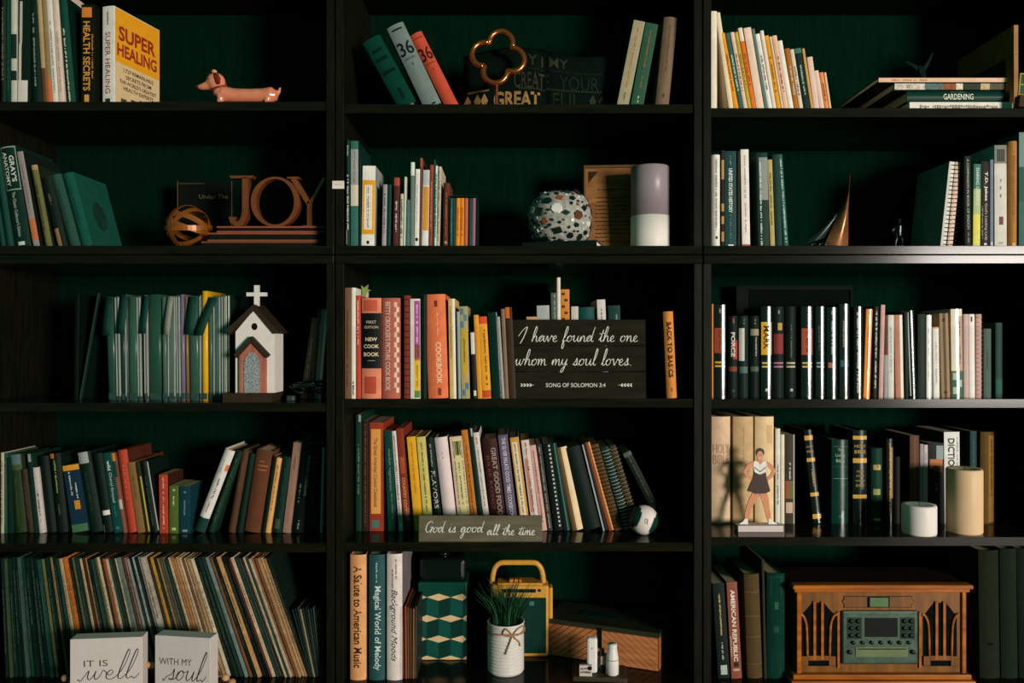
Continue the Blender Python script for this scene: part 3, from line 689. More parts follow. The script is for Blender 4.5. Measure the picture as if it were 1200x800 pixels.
books((3, 2), .13, [
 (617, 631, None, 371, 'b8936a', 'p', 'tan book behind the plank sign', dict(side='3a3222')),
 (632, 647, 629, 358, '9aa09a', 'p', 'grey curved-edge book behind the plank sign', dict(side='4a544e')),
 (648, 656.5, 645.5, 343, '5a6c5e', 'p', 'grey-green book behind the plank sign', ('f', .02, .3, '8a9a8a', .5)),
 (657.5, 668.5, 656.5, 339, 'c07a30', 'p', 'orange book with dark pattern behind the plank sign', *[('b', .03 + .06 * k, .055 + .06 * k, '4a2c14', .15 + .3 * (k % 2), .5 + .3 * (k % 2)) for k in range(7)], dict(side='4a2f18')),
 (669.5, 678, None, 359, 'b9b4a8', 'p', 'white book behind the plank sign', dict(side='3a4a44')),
 (681, 700, 678, 360, '1d5850', 'h', 'teal hardback behind the plank sign'),
 (704, 714, 699.5, 351, 'c4beb2', 'p', 'white book with dark letters behind the plank sign', ('f', .1, .4, '4a4a44', .45)),
 (716, 730, 713, 358, '17443a', 'p', 'dark teal book behind the plank sign', ('b', .1, .2, '6a9a8a', .6, .75)),
 (653, 657, 652.8, 325, 'd4ccc0', 'p', 'tallest thin white booklet behind the plank sign')])
books((3, 2), .01, [
 (782, 794, 777.5, 365, 'c47a34', 'h', 'orange hardback with bold black title', ('t', 'BACK TO BASICS', .12, .76, '1f140c', .46, .5, .03), ('f', .88, .93, '6a3a14', .5), dict(side='2a2216'))])
books((3, 2), .12, [(793, 806, None, 369, '33291a', 'h', 'dim brown book beside right side panel')])

books((3, 3), .05, [
 (834.2, 836, None, 356, 'c9762c', 'p', 'sliver of an orange book at the side panel'),
 (836.6, 851, None, 357, '141c18', 'g', 'tall black glossy novel with red block', ('b', .25, .52, '8c3a26', .05, .95), ('f', .27, .5, '1a1410', .4), ('f', .04, .09, '8c9088', .6), ('b', .61, .63, 'b8903c', .1, .9), ('b', .65, .67, 'b8903c', .1, .9)),
 (854, 865.5, None, 370, '18241d', 'h', 'short black novel with red and white title', ('t', 'FORCE', .2, .5, 'cfc8bc', .4, .45, .03), ('b', .3, .53, '9c3a2c', .45, .95), ('f', .03, .1, 'a04a3c', .6), ('b', .62, .68, '7a3a2c', .1, .9), ('b', .9, .93, '3c4440', .35, .6)),
 (866, 878, None, 370, '1a2e26', 'h', 'short dark novel with white panel', ('b', .15, .55, 'c6c4b8', .05, .55), ('f', .04, .1, '6a8a7c', .6), ('b', .62, .7, '5c7a6e', .1, .9)),
 (879, 891, None, 370, '13201a', 'h', 'short black novel with grey letters', ('f', .26, .5, '8c9488', .4, .6), ('b', .16, .24, '8a8068', .1, .9), ('b', .62, .68, '5a685e', .1, .9), ('f', .04, .1, '6a7468', .6)),
 (892, 905, None, 359, '141d19', 'g', 'black novel with yellow block', ('b', .17, .53, 'c4942c', .02, .98), ('t', 'MARK', .21, .47, '241a10', .55, .5, .02), ('f', .04, .08, 'a09a86', .6), ('b', .61, .63, 'b89a4c', .1, .9), ('b', .65, .67, 'b89a4c', .1, .9), ('b', .9, .93, 'b0aca0', .4, .65)),
 (906, 920, None, 359, '15201b', 'h', 'black novel with dark red picture', ('b', .3, .52, '7a2f2c', .1, .9), ('b', .18, .26, 'a8843c', .4, .8), ('f', .04, .08, '8a9488', .7), ('b', .61, .63, '9a6a78', .1, .9), ('b', .65, .67, '9a6a78', .1, .9)),
 (921, 934, None, 359, '14211c', 'h', 'black novel with grey lettering', ('f', .2, .56, '5f7268', .36), ('f', .04, .08, '7d8a80', .6), ('b', .61, .63, 'a8a48c', .1, .9), ('b', .65, .67, 'a8a48c', .1, .9), ('b', .9, .93, '9a9c90', .4, .65)),
 (939, 953.5, None, 359, '15201b', 'g', 'black novel with orange-red block', ('b', .24, .53, '9c4430', .05, .95), ('f', .26, .51, '2a1410', .42, .5), ('b', .61, .63, 'b8905c', .1, .9), ('b', .65, .67, 'b8905c', .1, .9)),
 (956, 967.5, None, 359, '15231d', 'g', 'black glossy novel with faint letters', ('f', .18, .53, '52645a', .36, .35), ('b', .61, .63, '7a8490', .1, .9), ('b', .65, .67, '7a8490', .1, .9)),
 (969, 982, None, 360, '131f1a', 'g', 'black glossy novel with white letters', ('f', .16, .52, 'a8aca2', .4), ('b', .61, .67, 'a05a3c', .15, .75), ('f', .03, .08, '9aa298', .6)),
 (984, 996, None, 356, '18271f', 'g', 'black glossy novel with olive letters', ('f', .18, .46, '8c8450', .42, .4), ('b', .6, .67, '3c6a64', .1, .9), ('f', .03, .08, '8a8e84', .5)),
 (1001, 1011.5, None, 359, '131c18', 'g', 'dark slim novel with white print', ('f', .05, .95, 'b4b6aa', .35, .4)),
 (1012, 1019.5, 1015.5, 362, 'dd8030', 'g', 'bright orange book', ('f', .2, .7, 'c0641c', .3)),
 (1023, 1028, 1025, 359, '1a231e', 'p', 'dark slim book with white letters', ('f', .05, .9, 'b8bab0', .5)),
 (1030, 1035, 1032.6, 357, 'b98f86', 'p', 'dusty pink book'),
 (1036, 1040.6, 1036.4, 407, '8a8c8a', 'p', 'short grey book', ('b', 0, .15, '5c2c24')),
 (1041, 1048, 1041, 369, 'bdbcb2', 'p', 'pale grey book', ('f', .15, .7, '9a9a90', .3)),
 (1050, 1059.5, 1048.2, 369, 'a8705a', 'p', 'pinkish brown book with white edge', ('b', 0, 1, 'd0cabc', .62, 1)),
 (1060.5, 1065.5, 1059.5, 366, '13221b', 'p', 'dark slim book right of the pink-brown one'),
 (1067, 1075, 1063.5, 364, '16211c', 'g', 'dark book with white edge and print', ('f', .15, .9, '9aa69c', .4, .6), ('b', .02, .98, 'b9beb2', .0, .14)),
 (1075.6, 1085, None, 368, '12261e', 'p', 'dark green book'),
 (1086, 1092, None, 369, 'd4d0c6', 'g', 'white glossy book', ('f', .15, .8, '9a968c', .3)),
 (1094.5, 1101.5, 1093.5, 383, 'd0ccc2', 'p', 'shorter white book with orange tab', ('f', .2, .8, '9a948a', .3), ('b', 0, .02, 'd87c28')),
 (1103.6, 1114, 1101, 367, '8a7152', 'p', 'tan and brown book', ('b', 0, 1, '4a3d2a', .35, .65), ('b', .06, .1, '2a2018', .3, .6), ('b', .92, .95, '2a2018', .3, .6)),
 (1116, 1129.5, 1114.5, 362, 'd2c8b0', 'g', 'cream book with green checked foot', ('b', .08, .7, 'b0907a', .5, 1), ('f', .14, .3, '3a3228', .35, .72), ('f', .4, .62, '6a5040', .25, .75), ('b', .7, 1, '4f7a66'), ('b', .72, .8, 'a4b4a0', .1, .5), ('b', .8, .88, 'a4b4a0', .5, .9), ('b', .88, .96, 'a4b4a0', .1, .5)),
 (1130, 1136, 1129.4, 368, 'b59a92', 'p', 'mauve paperback'),
 (1136.4, 1143, 1135.8, 368, 'd2ccc2', 'p', 'white paperback with black mark', ('b', .03, .09, '23231f', .3, .55))])
spiral((3, 3), .05, 1144, 1150.5, None, 368, 'b4867c', 'dusty pink spiral book', 'a8a49a', n=18)
books((3, 3), .05, [
 (1153, 1162, None, 385, '4f665a', 'p', 'short grey-green notebook', ('f', .3, .6, '2c4036', .4)),
 (1167, 1175, None, 378, '10443a', 'p', 'dark teal book last on the right', ('b', .75, .95, '1c6052'))])

books((4, 1), .11, [
 (0, 4.5, None, 530, 'a9a08a', 'p', 'cream book cut off by the photo edge', ('f', .1, .9, '6a6450', .4)),
 (5, 8, None, 531, '2c5a44', 'p', 'thin green book', ('f', .1, .9, '5a8a70', .4)),
 (9, 15.5, 6.5, 536, '0f3428', 'p', 'dark teal book'),
 (16, 30.5, 9, 533, '2a3f22', 'h', 'olive green hardback with grey cap', ('b', 0, .13, '5f7a78', .05, .95), ('b', .13, .2, '4a5a38'), ('f', .3, .9, '4a5c34', .25)),
 (31.5, 39.5, 22.5, 550, '33291a', 'h', 'dark brown book', ('f', .2, .8, '4f3f28', .3)),
 (40, 46, 31.5, 532, '17382e', 'p', 'dark book with grey top', ('b', 0, .1, '7d8a80', .1, .7)),
 (46.5, 53, 38, 548, 'c0b4ac', 'p', 'slim white book with black title', ('f', .35, .82, '2c2826', .5)),
 (54, 65.5, 44, 535, '0e2019', 'h', 'black hardback'),
 (66, 79, 56.5, 532, '0f2219', 'h', 'black book with yellow-green title', ('f', .08, .5, '8a9a58', .32), ('f', .64, .78, '5a6a3c', .35), ('b', 0, .06, 'b8702c', .0, .5)),
 (85, 104.5, 73, 546, '1c3a4c', 'p', 'blue paperback with orange cap and green foot', ('b', 0, .08, 'd08c28'), ('f', .1, .45, 'b8bcb4', .3, .35), ('f', .27, .5, 'b8bcb4', .34, .66), ('b', .53, .66, 'c07c28', .4, .75), ('b', .88, .99, '4f8258')),
 (105, 120.5, 89, 531, '11291f', 'h', 'dark green hardback with grey tag on top', ('b', .0, .14, '8c948e', .05, .85), ('f', .25, .75, '33503f', .25)),
 (121, 133, 107.5, 532, '10241b', 'h', 'near-black hardback with small white label', ('b', .72, .78, 'c8c4bc', .2, .9), ('b', .9, .99, 'a8aca0', .0, .15)),
 (134, 144, 120.5, 531, '14504a', 'p', 'teal paperback with white author name', ('t', 'wild', .1, .22, 'c8ccbc', .4, .5, .02), ('t', 'Cheryl Strayed', .25, .62, 'b8c0b0', .42), ('f', .66, .8, '3c8078', .3), ('b', .92, .96, '3c8078', .3, .7)),
 (144.5, 148.5, 130, 531, '7a4a3c', 'p', 'thin red and white book', ('b', 0, .1, 'b0702c'), ('b', .58, .7, 'b0a498'), ('b', .1, .3, '33453c')),
 (149, 161, 136, 528, 'a23a26', 'h', 'red hardback leaning left', ('f', .18, .6, 'c8604a', .3), dict(side='4a2418')),
 (161.5, 170.5, 149, 542, '7a5c34', 'p', 'tan paperback leaning left', ('f', .2, .5, '5a4020', .35)),
 (171, 176, 158, 542, '2a2f1c', 'p', 'dark book with yellow edge', ('b', .2, .98, 'a8942c', .7, 1)),
 (176.5, 186, 163, 541, '10211a', 'h', 'black hardback with pale edge', ('f', .2, .9, '4a5a44', .25), ('b', .02, .98, '8a948c', .9, 1)),
 (187, 197.5, 186, 556, 'a43c28', 'p', 'red paperback with white title', ('f', .05, .92, 'd0a898', .4), dict(side='3c1f16')),
 (198.3, 209, None, 569, '5c7434', 'p', 'short green book', ('f', .22, .45, 'b8c070', .34), ('b', .88, .94, 'a8b060', .3, .75), ('b', .07, .11, 'a8b060', .4, .65)),
 (210, 223, None, 570, '17424a', 'p', 'short dark blue-green book', ('f', .3, .62, '8aa0a0', .26), ('b', .92, .97, '8aa0a0', .3, .75), ('b', .1, .14, '6a8a8a', .4, .65)),
 (225.5, 238.5, 263.5, 525, 'c9c5bc', 'h', 'white hardback leaning right with dark foot', ('b', .83, 1, '16423c'), ('f', .35, .58, '3a3634', .35, .6), ('f', .58, .76, 'a84a34', .35, .5), ('b', .17, .25, 'c8702c', .72, 1), ('f', .12, .28, 'a89a94', .3, .4), dict(side='2a3a34')),
 (242, 250, 277.5, 527, '17382a', 'h', 'dark green book with gilt edges leaning right', ('f', .1, .9, '4a6a44', .5)),
 (266, 275, 283, 527, '4a3020', 'h', 'dark brown book leaning right', ('f', .15, .5, '66462e', .3)),
 (276, 284, 291, 531, '0f2a22', 'h', 'black book leaning right'),
 (285.5, 305, 300.5, 526, '5a3624', 'c', 'thick brown leather book with faded title', ('b', .13, .145, '8a5430', .3, .6), ('b', .18, .2, '8a5430', .2, .85), ('b', .23, .25, '8a5430', .22, .8), ('f', .95, .98, '7a4a30', .3)),
 (306, 310.5, 320, 534, '0f2018', 'p', 'thin black book leaning right'),
 (311, 316.5, 324.5, 536, 'cf9a58', 'p', 'thin cream-orange book leaning right', ('f', .1, .7, '9a6428', .4)),
 (318, 330, 330.5, 535, '0f3226', 'h', 'dark green hardback leaning right', ('f', .15, .6, '1f5a44', .2), ('b', .82, .95, '4a5a40', .2, .7)),
 (331, 340, 344, 518, '8a6a5a', 'p', 'pinkish brown book leaning right', ('f', .15, .3, '5a3a34', .4), ('f', .6, .9, '9a5a44', .35)),
 (341, 356.5, 353, 520, '0d1d17', 'h', 'black hardback with white capital title', ('t', 'ENDLESS HORIZONS', .12, .58, '9aa298', .2, .75), ('f', .45, .68, '8a9288', .2, .3), ('f', .86, .96, '8a9288', .35)),
 (358, 373, 363, 520, '0e1e18', 'h', 'black hardback with faint bands', ('b', .2, .21, '3a4a42'), ('b', .3, .31, '3a4a42'), ('f', .45, .7, '3a4a42', .15)),
 (375, 378, 377.5, 524, '8c938c', 'p', 'thin silver-grey book by the side panel'),
])
books((4, 1), .30, [
 (60, 104, None, 527, '0d231b', 'h', 'large dark book standing in the back row'),
 (158, 184, None, 531, '4a2418', 'h', 'brown-red book standing in the back row')])

books((4, 2), .125, [
 (417, 423.6, None, 486, '10402f', 'p', 'dark green book with pale green title', ('f', .25, .68, '6a9a6a', .4), ('b', 0, .06, '7d8a80', .5, .9)),
 (424.3, 432, None, 493, '2c1f14', 'p', 'dark brown patterned book', ('f', .03, .95, '6a4024', .7)),
 (433, 449.5, None, 495, '8a3420', 'p', 'red cookbook with orange title panel', ('b', .06, .84, 'd09044', .12, .82), ('t', 'The Great American Cookie Cookbook', .14, .78, '4a2a14', .26, .46), ('b', .9, .97, '4a8a7c', .2, .7)),
 (455, 465, 450, 505, '12493c', 'p', 'teal book with pale green title', ('t', 'market vegetarian', .18, .6, '8ab48c', .4, .5), ('f', .62, .88, '5a8a74', .32, .6)),
 (467.5, 472.5, 459, 505, 'c4bcb8', 'p', 'thin white book', ('f', .05, .9, '8a6a60', .4)),
 (473.5, 482, 464, 502, '7a2f1c', 'p', 'red-brown country cookbook', ('t', 'COUNTRY COOKIN', .48, .86, 'd08a5c', .42, .5, .02), ('b', .28, .44, '9a4a2a', .2, .8), ('b', .78, .9, '9c6a44', .5, .95)),
 (486, 496.5, 476.5, 512, 'd49a20', 'p', 'golden yellow book', ('f', .06, .6, 'a87410', .25)),
 (497.5, 508, 488, 512, 'bdb060', 'p', 'pale yellow book', ('f', .06, .8, '4f4a1c', .24)),
 (510, 519.5, 498.5, 513, '11281f', 'h', 'black book with large white capitals', ('t', 'FLAVORS', .36, .76, 'bcc0b4', .5), ('f', .07, .32, '8a948a', .28)),
 (521.5, 537, 508.8, 513, 'cdbcb8', 'h', 'thick pinkish white book with leaf mark', ('f', .16, .19, '9a8486', .4), ('f', .21, .24, '9a8486', .4), ('b', .84, .9, '2a4438', .35, .75)),
 (538, 553, 526.5, 512, 'c8a898', 'p', 'pink book with floral bordered panel', ('b', .02, .97, 'c8bc84', .22, .9), ('b', .05, .2, '4f5c22', .3, .82), ('f', .28, .72, '2f4a4c', .34, .56), ('f', .05, .95, '6a6a24', .1, .26), ('f', .05, .95, '6a6a24', .1, .87)),
 (554, 561.5, 540.5, 504, 'b06a22', 'p', 'orange-brown book', ('f', .1, .9, '6a3c12', .35)),
 (562.3, 568, 548.5, 502, '13332a', 'p', 'dark green slim book', ('b', 0, .08, '9aa49a', .5, .8)),
 (568.8, 575.5, 554.5, 507, 'c9bfb6', 'p', 'slim white book with pink print', ('f', .05, .12, 'b05a44', .5), ('f', .15, .75, '8a7a74', .3)),
 (577, 595, 564.5, 515, '3a1f1c', 'h', 'dark maroon book with grey capitals', ('t', 'GREAT GOOD FOOD', .1, .84, '8a7a70', .32, .68, .015), ('t', 'JULEE ROSSO', .17, .76, '7a4a40', .24, .25)),
 (596.5, 608, 583.5, 510, '5a4f62', 'p', 'purple-grey cookbook with white capitals', ('t', 'THE SILVER PALATE GOOD TIMES COOKBOOK', .03, .85, 'c0bcc4', .42, .5, .01)),
 (611.5, 622, 597.5, 513, 'b8873c', 'p', 'gold and cream book with dark print', ('b', .05, .99, 'cfc2a0', .15, .75), ('f', .07, .95, '4f4430', .28, .45)),
 (624, 633.5, 610.5, 516, 'c4b4a8', 'p', 'white floral book', ('b', .2, .8, 'b87a6a', .15, .5), ('f', .03, .95, '6a3a3c', .5)),
 (634, 641.5, 620.5, 522, 'c49a90', 'p', 'pink book with red print', ('f', .05, .9, '8c4a44', .45)),
 (642, 648, 628.5, 521, '33332c', 'p', 'dark floral book', ('f', .03, .97, '8a8478', .7)),
 (650, 660, 636, 520, '0f1c17', 'p', 'black book with white stitched edge', *[('b', .02 + .048 * k, .042 + .048 * k, 'b4b8ac', .62, .82) for k in range(20)]),
 (661, 669.5, 644, 520, '0f2820', 'p', 'black book with teal edge', ('b', .0, 1, '3f8076', .55, .75)),
 (671, 684.5, 651.5, 525, '7a5c38', 'h', 'cream-edged brown book', ('b', .0, 1, 'd0b890', .42, .98)),
 (685, 706, 660.5, 526, '0f201a', 'h', 'thick black hardback'),
 (707, 713, 682, 521, '101a16', 'p', 'black slim book with white edge line', ('b', 0, 1, 'a4aca4', .0, .3)),
 (714, 720, 685.5, 519, '8a4422', 'p', 'thin orange-brown book', ('b', 0, 1, 'c88a54', .7, 1)),
])
spiral((4, 2), .125, 721, 730.5, 692.5, 522, '4f3a1c', 'brown spiral notebook leaning left', '3a2a14', n=22)
spiral((4, 2), .125, 733, 742.5, 704, 525, '17302a', 'dark notebook with silver-green coil leaning left', '9fae9f', n=24)
spiral((4, 2), .125, 744, 752, 714, 523, '3a2f1c', 'dark notebook with tan coil leaning left', '97805c', n=22)
book((4, 2), .125, 776, 787, 730, 532, '0f2018', 'p', 'dark notebook leaning furthest left', ('f', .02, .95, '4a4a34', .3), ('b', 0, .05, '5a6a62'))

books((4, 3), .15, [
 (834.6, 857, None, 488, 'c4a888', 'h', 'large tan book with pressed title', ('x', 'HOLY', .30, 'a8866a', .84, .09), ('x', 'BIBLE', .40, 'a8866a', .84, .09), ('b', .46, .463, 'a8866a', .05, .9), ('f', .76, .8, 'a08264', .1)),
 (860, 884, None, 488, 'b3966c', 'h', 'large tan mottled book', ('f', .1, .4, '9c805a', .2)),
 (885.5, 908, None, 488, 'd0b488', 'h', 'large cream book behind the standee', ('b', .08, .25, 'b89c70', .6, .9), dict(side='b09468')),
 (909, 914.5, None, 502, 'c8c6bc', 'p', 'slim white book with blue title', ('f', .35, .8, '3c7c84', .5)),
 (915, 919.5, None, 509, 'cfc4a8', 'p', 'slim cream book'),
 (920, 931.5, None, 509, '3a342a', 'p', 'dark book with coloured panels', ('f', .3, .5, 'b8b4a8', .5), ('b', .52, .72, '8a4c34', .05, .5), ('b', .52, .72, '6a7a3c', .5, .85), ('b', .76, .88, 'b89a84', .1, .8), ('b', 0, 1, 'a8a08c', .88, 1)),
 (953.5, 963.5, 942, 504, '16211b', 'g', 'black gilt-banded Bible leaning left', ('b', .06, .11, 'c09440'), ('x', 'HOLY', .18, 'b08a40', .8), ('x', 'BIBLE', .23, 'b08a40', .8), ('b', .30, .34, 'c09440'), ('f', .42, .6, 'a8843c', .5), ('b', .67, .71, 'c09440'), ('b', .90, .95, 'c09440')),
 (975, 995, None, 515, '103a2e', 'g', 'dark green book with grey title', ('x', 'The', .12, '98a496', .3), ('x', 'Living', .19, '98a496', .55), ('x', 'Bible', .25, '98a496', .5), ('b', .08, .083, '8aa094', .1, .95), ('b', .32, .323, '5a7a6c', .1, .95), ('b', .46, .465, '8aa094', .1, .95), ('b', .9, .93, '3f6a5a', .4, .6)),
 (1000, 1016.5, None, 504, '13231c', 'g', 'black upright Bible with four gilt bands', ('b', .06, .1, 'c09440'), ('x', 'HOLY', .17, 'b8903f', .8), ('x', 'BIBLE', .23, 'b8903f', .8), ('b', .30, .35, 'c09440'), ('x', 'KING', .44, '9a7c38', .5), ('x', 'JAMES', .49, '9a7c38', .6), ('x', 'VERSION', .54, '9a7c38', .7), ('x', 'BIBLE', .59, '9a7c38', .6), ('b', .69, .73, 'c09440'), ('f', .86, .9, '7a6a3c', .6), ('f', .92, .96, '7a6a3c', .6)),
 (1022, 1035.5, None, 525, '11402f', 'h', 'green book with small gilt titles', ('b', .22, .29, 'a8904c', .15, .8), ('b', .54, .62, '8a8a54', .15, .75), ('b', .93, .96, 'b8a860', .2, .8), ('f', .23, .28, '22442f', .5)),
 (1039, 1047, None, 514, '17231b', 'g', 'black book with worn gilt spine', ('f', .05, .9, 'a87c34', .5), ('b', .1, .7, '8c6a34', .55, .95)),
 (1049, 1056, None, 535, '23201c', 'h', 'dark slim hardback'),
 (1066.5, 1077.5, None, 510, '4f3420', 'p', 'brown speckled book', ('f', .03, .95, '7a4a2c', .6), dict(side='22241c')),
 (1078.3, 1082.4, None, 520, '8c8084', 'p', 'thin mauve-grey book'),
 (1082.8, 1087.5, None, 521, 'b0a4a4', 'p', 'thin pinkish grey book', ('f', .1, .9, '8a7c80', .3)),
 (1088, 1107, None, 519, '121a16', 'p', 'black book with portrait photo', ('b', .03, .2, '7d8a88', .5, .95), ('b', .2, .32, 'a8643c', .1, .9), ('b', .28, .36, '5a3424', .3, .9), ('f', .5, .54, '8c9088', .6), ('f', .56, .6, '8c9088', .8)),
 (1107.5, 1126, 1106.5, 506, 'c9c9c2', 'p', 'thick white dictionary', ('t', 'DICTIONARY', .07, .62, '2c302c', .42, .45, .02), ('f', .06, .95, '8a8c86', .12, .85), dict(side='3a4a44')),
 (1137, 1145, None, 505, '17403c', 'p', 'dark teal book', ('f', .1, .8, '2c6a62', .3)),
 (1150.5, 1167, None, 506, '59401a', 'h', 'brown and gold book', ('b', .04, .98, '8a6424', .5, .95), ('f', .08, .7, '4a3410', .3, .72)),
])

# long-playing records
lp = [(0, '16302a'), (4, '4a5c3c'), (8, '12382c'), (12.5, '10332a'), (16.5, '0f2c24'), (19.5, '4c6a5e'), (23, '1b4c3e'), (28, '112a22'), (33, '173c32'), (38, '0f2820'), (42.5, '24584c'), (47.5, '6a6a3c'), (51.5, '16342a'), (56.5, '8c7048'),
 (60, '142c24'), (64, '1d4a44'), (68.5, 'b89a70'), (73, 'c06a22'), (79, '14241c'), (82.5, '5c5c3a'), (86, '1c4038'), (91, 'c4a47c'), (94.5, '4a2c20'), (97.5, 'a88454'), (101, '14261f'), (105, '2c5048'), (109, '5f5a34'), (112, 'c8b48c'), (115.5, '152a22'), (118, '9c4c2a'),
 (122, 'c0a888'), (125.5, '27504a'), (129, '2a3222'), (132, 'c9b896'), (134.5, '7f9488'), (141, '5a3a2c'), (143.5, 'b8907a'), (147, '8c9088'), (150, '17281f'), (153.5, '94a4a4'), (157, '1a2c24'), (160, '8c8a7c'), (163.5, 'b4a493'), (171, '3a2c20'), (174.5, 'b8882c'),
 (178, '1c3026'), (181.5, 'a47e54'), (185, '4f5032'), (188, '6a6458'), (192, '24443c'), (196, 'c8a880'), (199, 'a87c50'), (202, 'b87840'), (205, 'b49468'), (208, 'c8b490'), (211, '7c4a30'), (214, 'c0a47c'), (217.5, 'a8885c'), (221, 'd0c0a0'), (226, '13251d'), (230, '1c3a30'), (234.5, '2c4a3c'),
 (240, '90a8a0'), (245, '7c4c2c'), (249, '142820'), (253, 'c4945c'), (259, '13241c'), (263, '17302a'), (266.5, '5c2a24'), (269, 'd0ac88'), (274.5, '24504a'), (278, '6c4a44'), (281, '2c3c30'), (284, 'c0a888'), (287, '2c544c'), (290, 'c4a888'), (293, 'a4744c'), (297, '7c4c30'), (300.5, 'b08858'), (304, 'c4a47c'), (307, 'a87c50'), (311, '1a2a22')]
CN = {}
def cname(hx):
    r, g_, b = (int(hx[i:i + 2], 16) for i in (0, 2, 4)); v = max(r, g_, b)
    if v < 0x40: return 'near-black'
    if r > g_ + 40 and r > 0x98: return 'orange-tan' if g_ > 0x60 else 'orange'
    if r > g_ + 18: return 'tan' if v > 0x98 else 'brown'
    if g_ > r + 12: return 'pale teal' if v > 0x88 else 'dark teal'
    return 'cream' if v > 0xb0 else ('grey' if v > 0x80 else 'olive')
zs = SZ(5, 1); d = .035; mp = MP(d)
Ht = UZ(653, d) - zs
px_prev = -99
for k, (x, hx) in enumerate(lp):
    xn = lp[k + 1][0] if k + 1 < len(lp) else x + 4
    th = math.radians(2.5 + x * .1 if x < 70 else min(9.5 + (x - 70) * .053, 19.5))
    t = (xn - x) * mp * math.cos(th) * .74
    Hh = (Ht - random.uniform(0, .006)) / math.cos(th)
    xb = x + math.tan(th) * Ht / mp
    ro = thing('record_sleeve', '%s record sleeve, %s from left in the long row of records' % (cname(hx), ordn(k + 1)), 'record', (UX(xb, d), d + random.uniform(0, .008), zs), (0, -th, 0), 'long-playing records on the bottom shelf')
    bm = NB(); e = min(.0008, t * .3)
    box(bm, 0, t, 0, min(.31, .36 - d - .01), 0, Hh, e)
    ob('sleeve', bm, M(''.join('%02x' % int(int(hx[q:q + 2], 16) * .86) for q in (0, 2, 4)), .5, .3, scale=70), ro)
    if t > .0034:
        rnd = random.Random(k); V = []; P = []
        for a0, a1, v0, v1 in dashes(Hh * rnd.uniform(.05, .3), Hh * rnd.uniform(.5, .9), t * .4, rnd):
            n = len(V); V += [(t * (.3 + .4 * v), -.0003, Hh - a) for a, v in ((a0, v0), (a1, v0), (a1, v1), (a0, v1))]; P.append((n, n + 1, n + 2, n + 3))
        v_ = lin(hx)[1]
        ob('spine_print', mesh_from(V, P), M('4a4a3c' if v_ > .12 else '4f5c4c', .5, .05), ro)
small = ['20342a', '1a2c24', '3c4a3c', '8a7c64', '2c3c30', '1c2c24', '3c4c40', '22342a', '46564a', '1c2a22', '2f4036', '1f3028']
for k, hx in enumerate(small):
    xb = 363.5 + k * 1.45; xt = 342 + k * 3.05; H = UZ(714 - (k % 3) * 1.2, .04) - zs
    th = math.atan2((xt - xb) * MP(.04), H); t = .0028
    ro = thing('record_sleeve', '%s small record sleeve, %s from left in the short dim row' % (cname(hx) if cname(hx) != 'near-black' else 'dark', ordn(k + 1)), 'record', (UX(xb, .04), .04, zs), (0, th, 0), 'small records beside the side panel')
    bm = NB(); box(bm, 0, t, 0, .19, 0, H / math.cos(th), .0006); ob('sleeve', bm, M(hx, .55, .25), ro)

books((5, 2), .02, [
 (410, 429, None, 650, 'cc8f5c', 'h', 'tall peach boxed album with black title', ('t', 'A Salute to American Music', .09, .9, '2a1c14', .5, .5, .015)),
 (432, 451, None, 650, '2f5c5c', 'h', 'tall slate-teal boxed album with white title', ('t', 'Magical World of Melody', .25, .92, 'b9c4bc', .5, .52, .015), ('f', .06, .22, 'a0b0a8', .2)),
 (453, 471.5, None, 649, 'c9bdb4', 'h', 'tall white boxed album with italic title', ('t', 'Background Moods', .28, .85, '3c2c30', .5, .45, .0, .4), ('f', .04, .2, '6a5a5c', .2, .62), ('f', .12, .27, '6a5a5c', .2, .38), ('b', .42, 1, 'b4a0a8', .86, 1), dict(side='6a6264')),
])
sl = ['3a2018', '8c3a22', '4a3424', '2c2a20', '6a4a30', '24302a']
for k, hx in enumerate(sl):
    x = 472.3 + k * 2.8; H = UZ(713 - (k * 3) % 4, .03) - SZ(5, 2)
    ro = thing('record_sleeve', '%s thin sleeve with worn edge, %s from left beside the white album' % (['dark brown', 'rust red', 'umber', 'black', 'tan', 'dark green'][k], ordn(k + 1)), 'record', (UX(x, .03), .03, SZ(5, 2)), (0, math.radians(-1 + .3 * k), 0), 'thin sleeves on the bottom shelf')
    bm = NB(); box(bm, 0, .0045, 0, .18, 0, H, .0006); ob('sleeve', bm, M(hx, .55, .25), ro)
    bm = NB(); box(bm, .0008, .0015, -.0006, .003, .002, H - .002); ob('edge', bm, M('9a6a44', .6), ro)

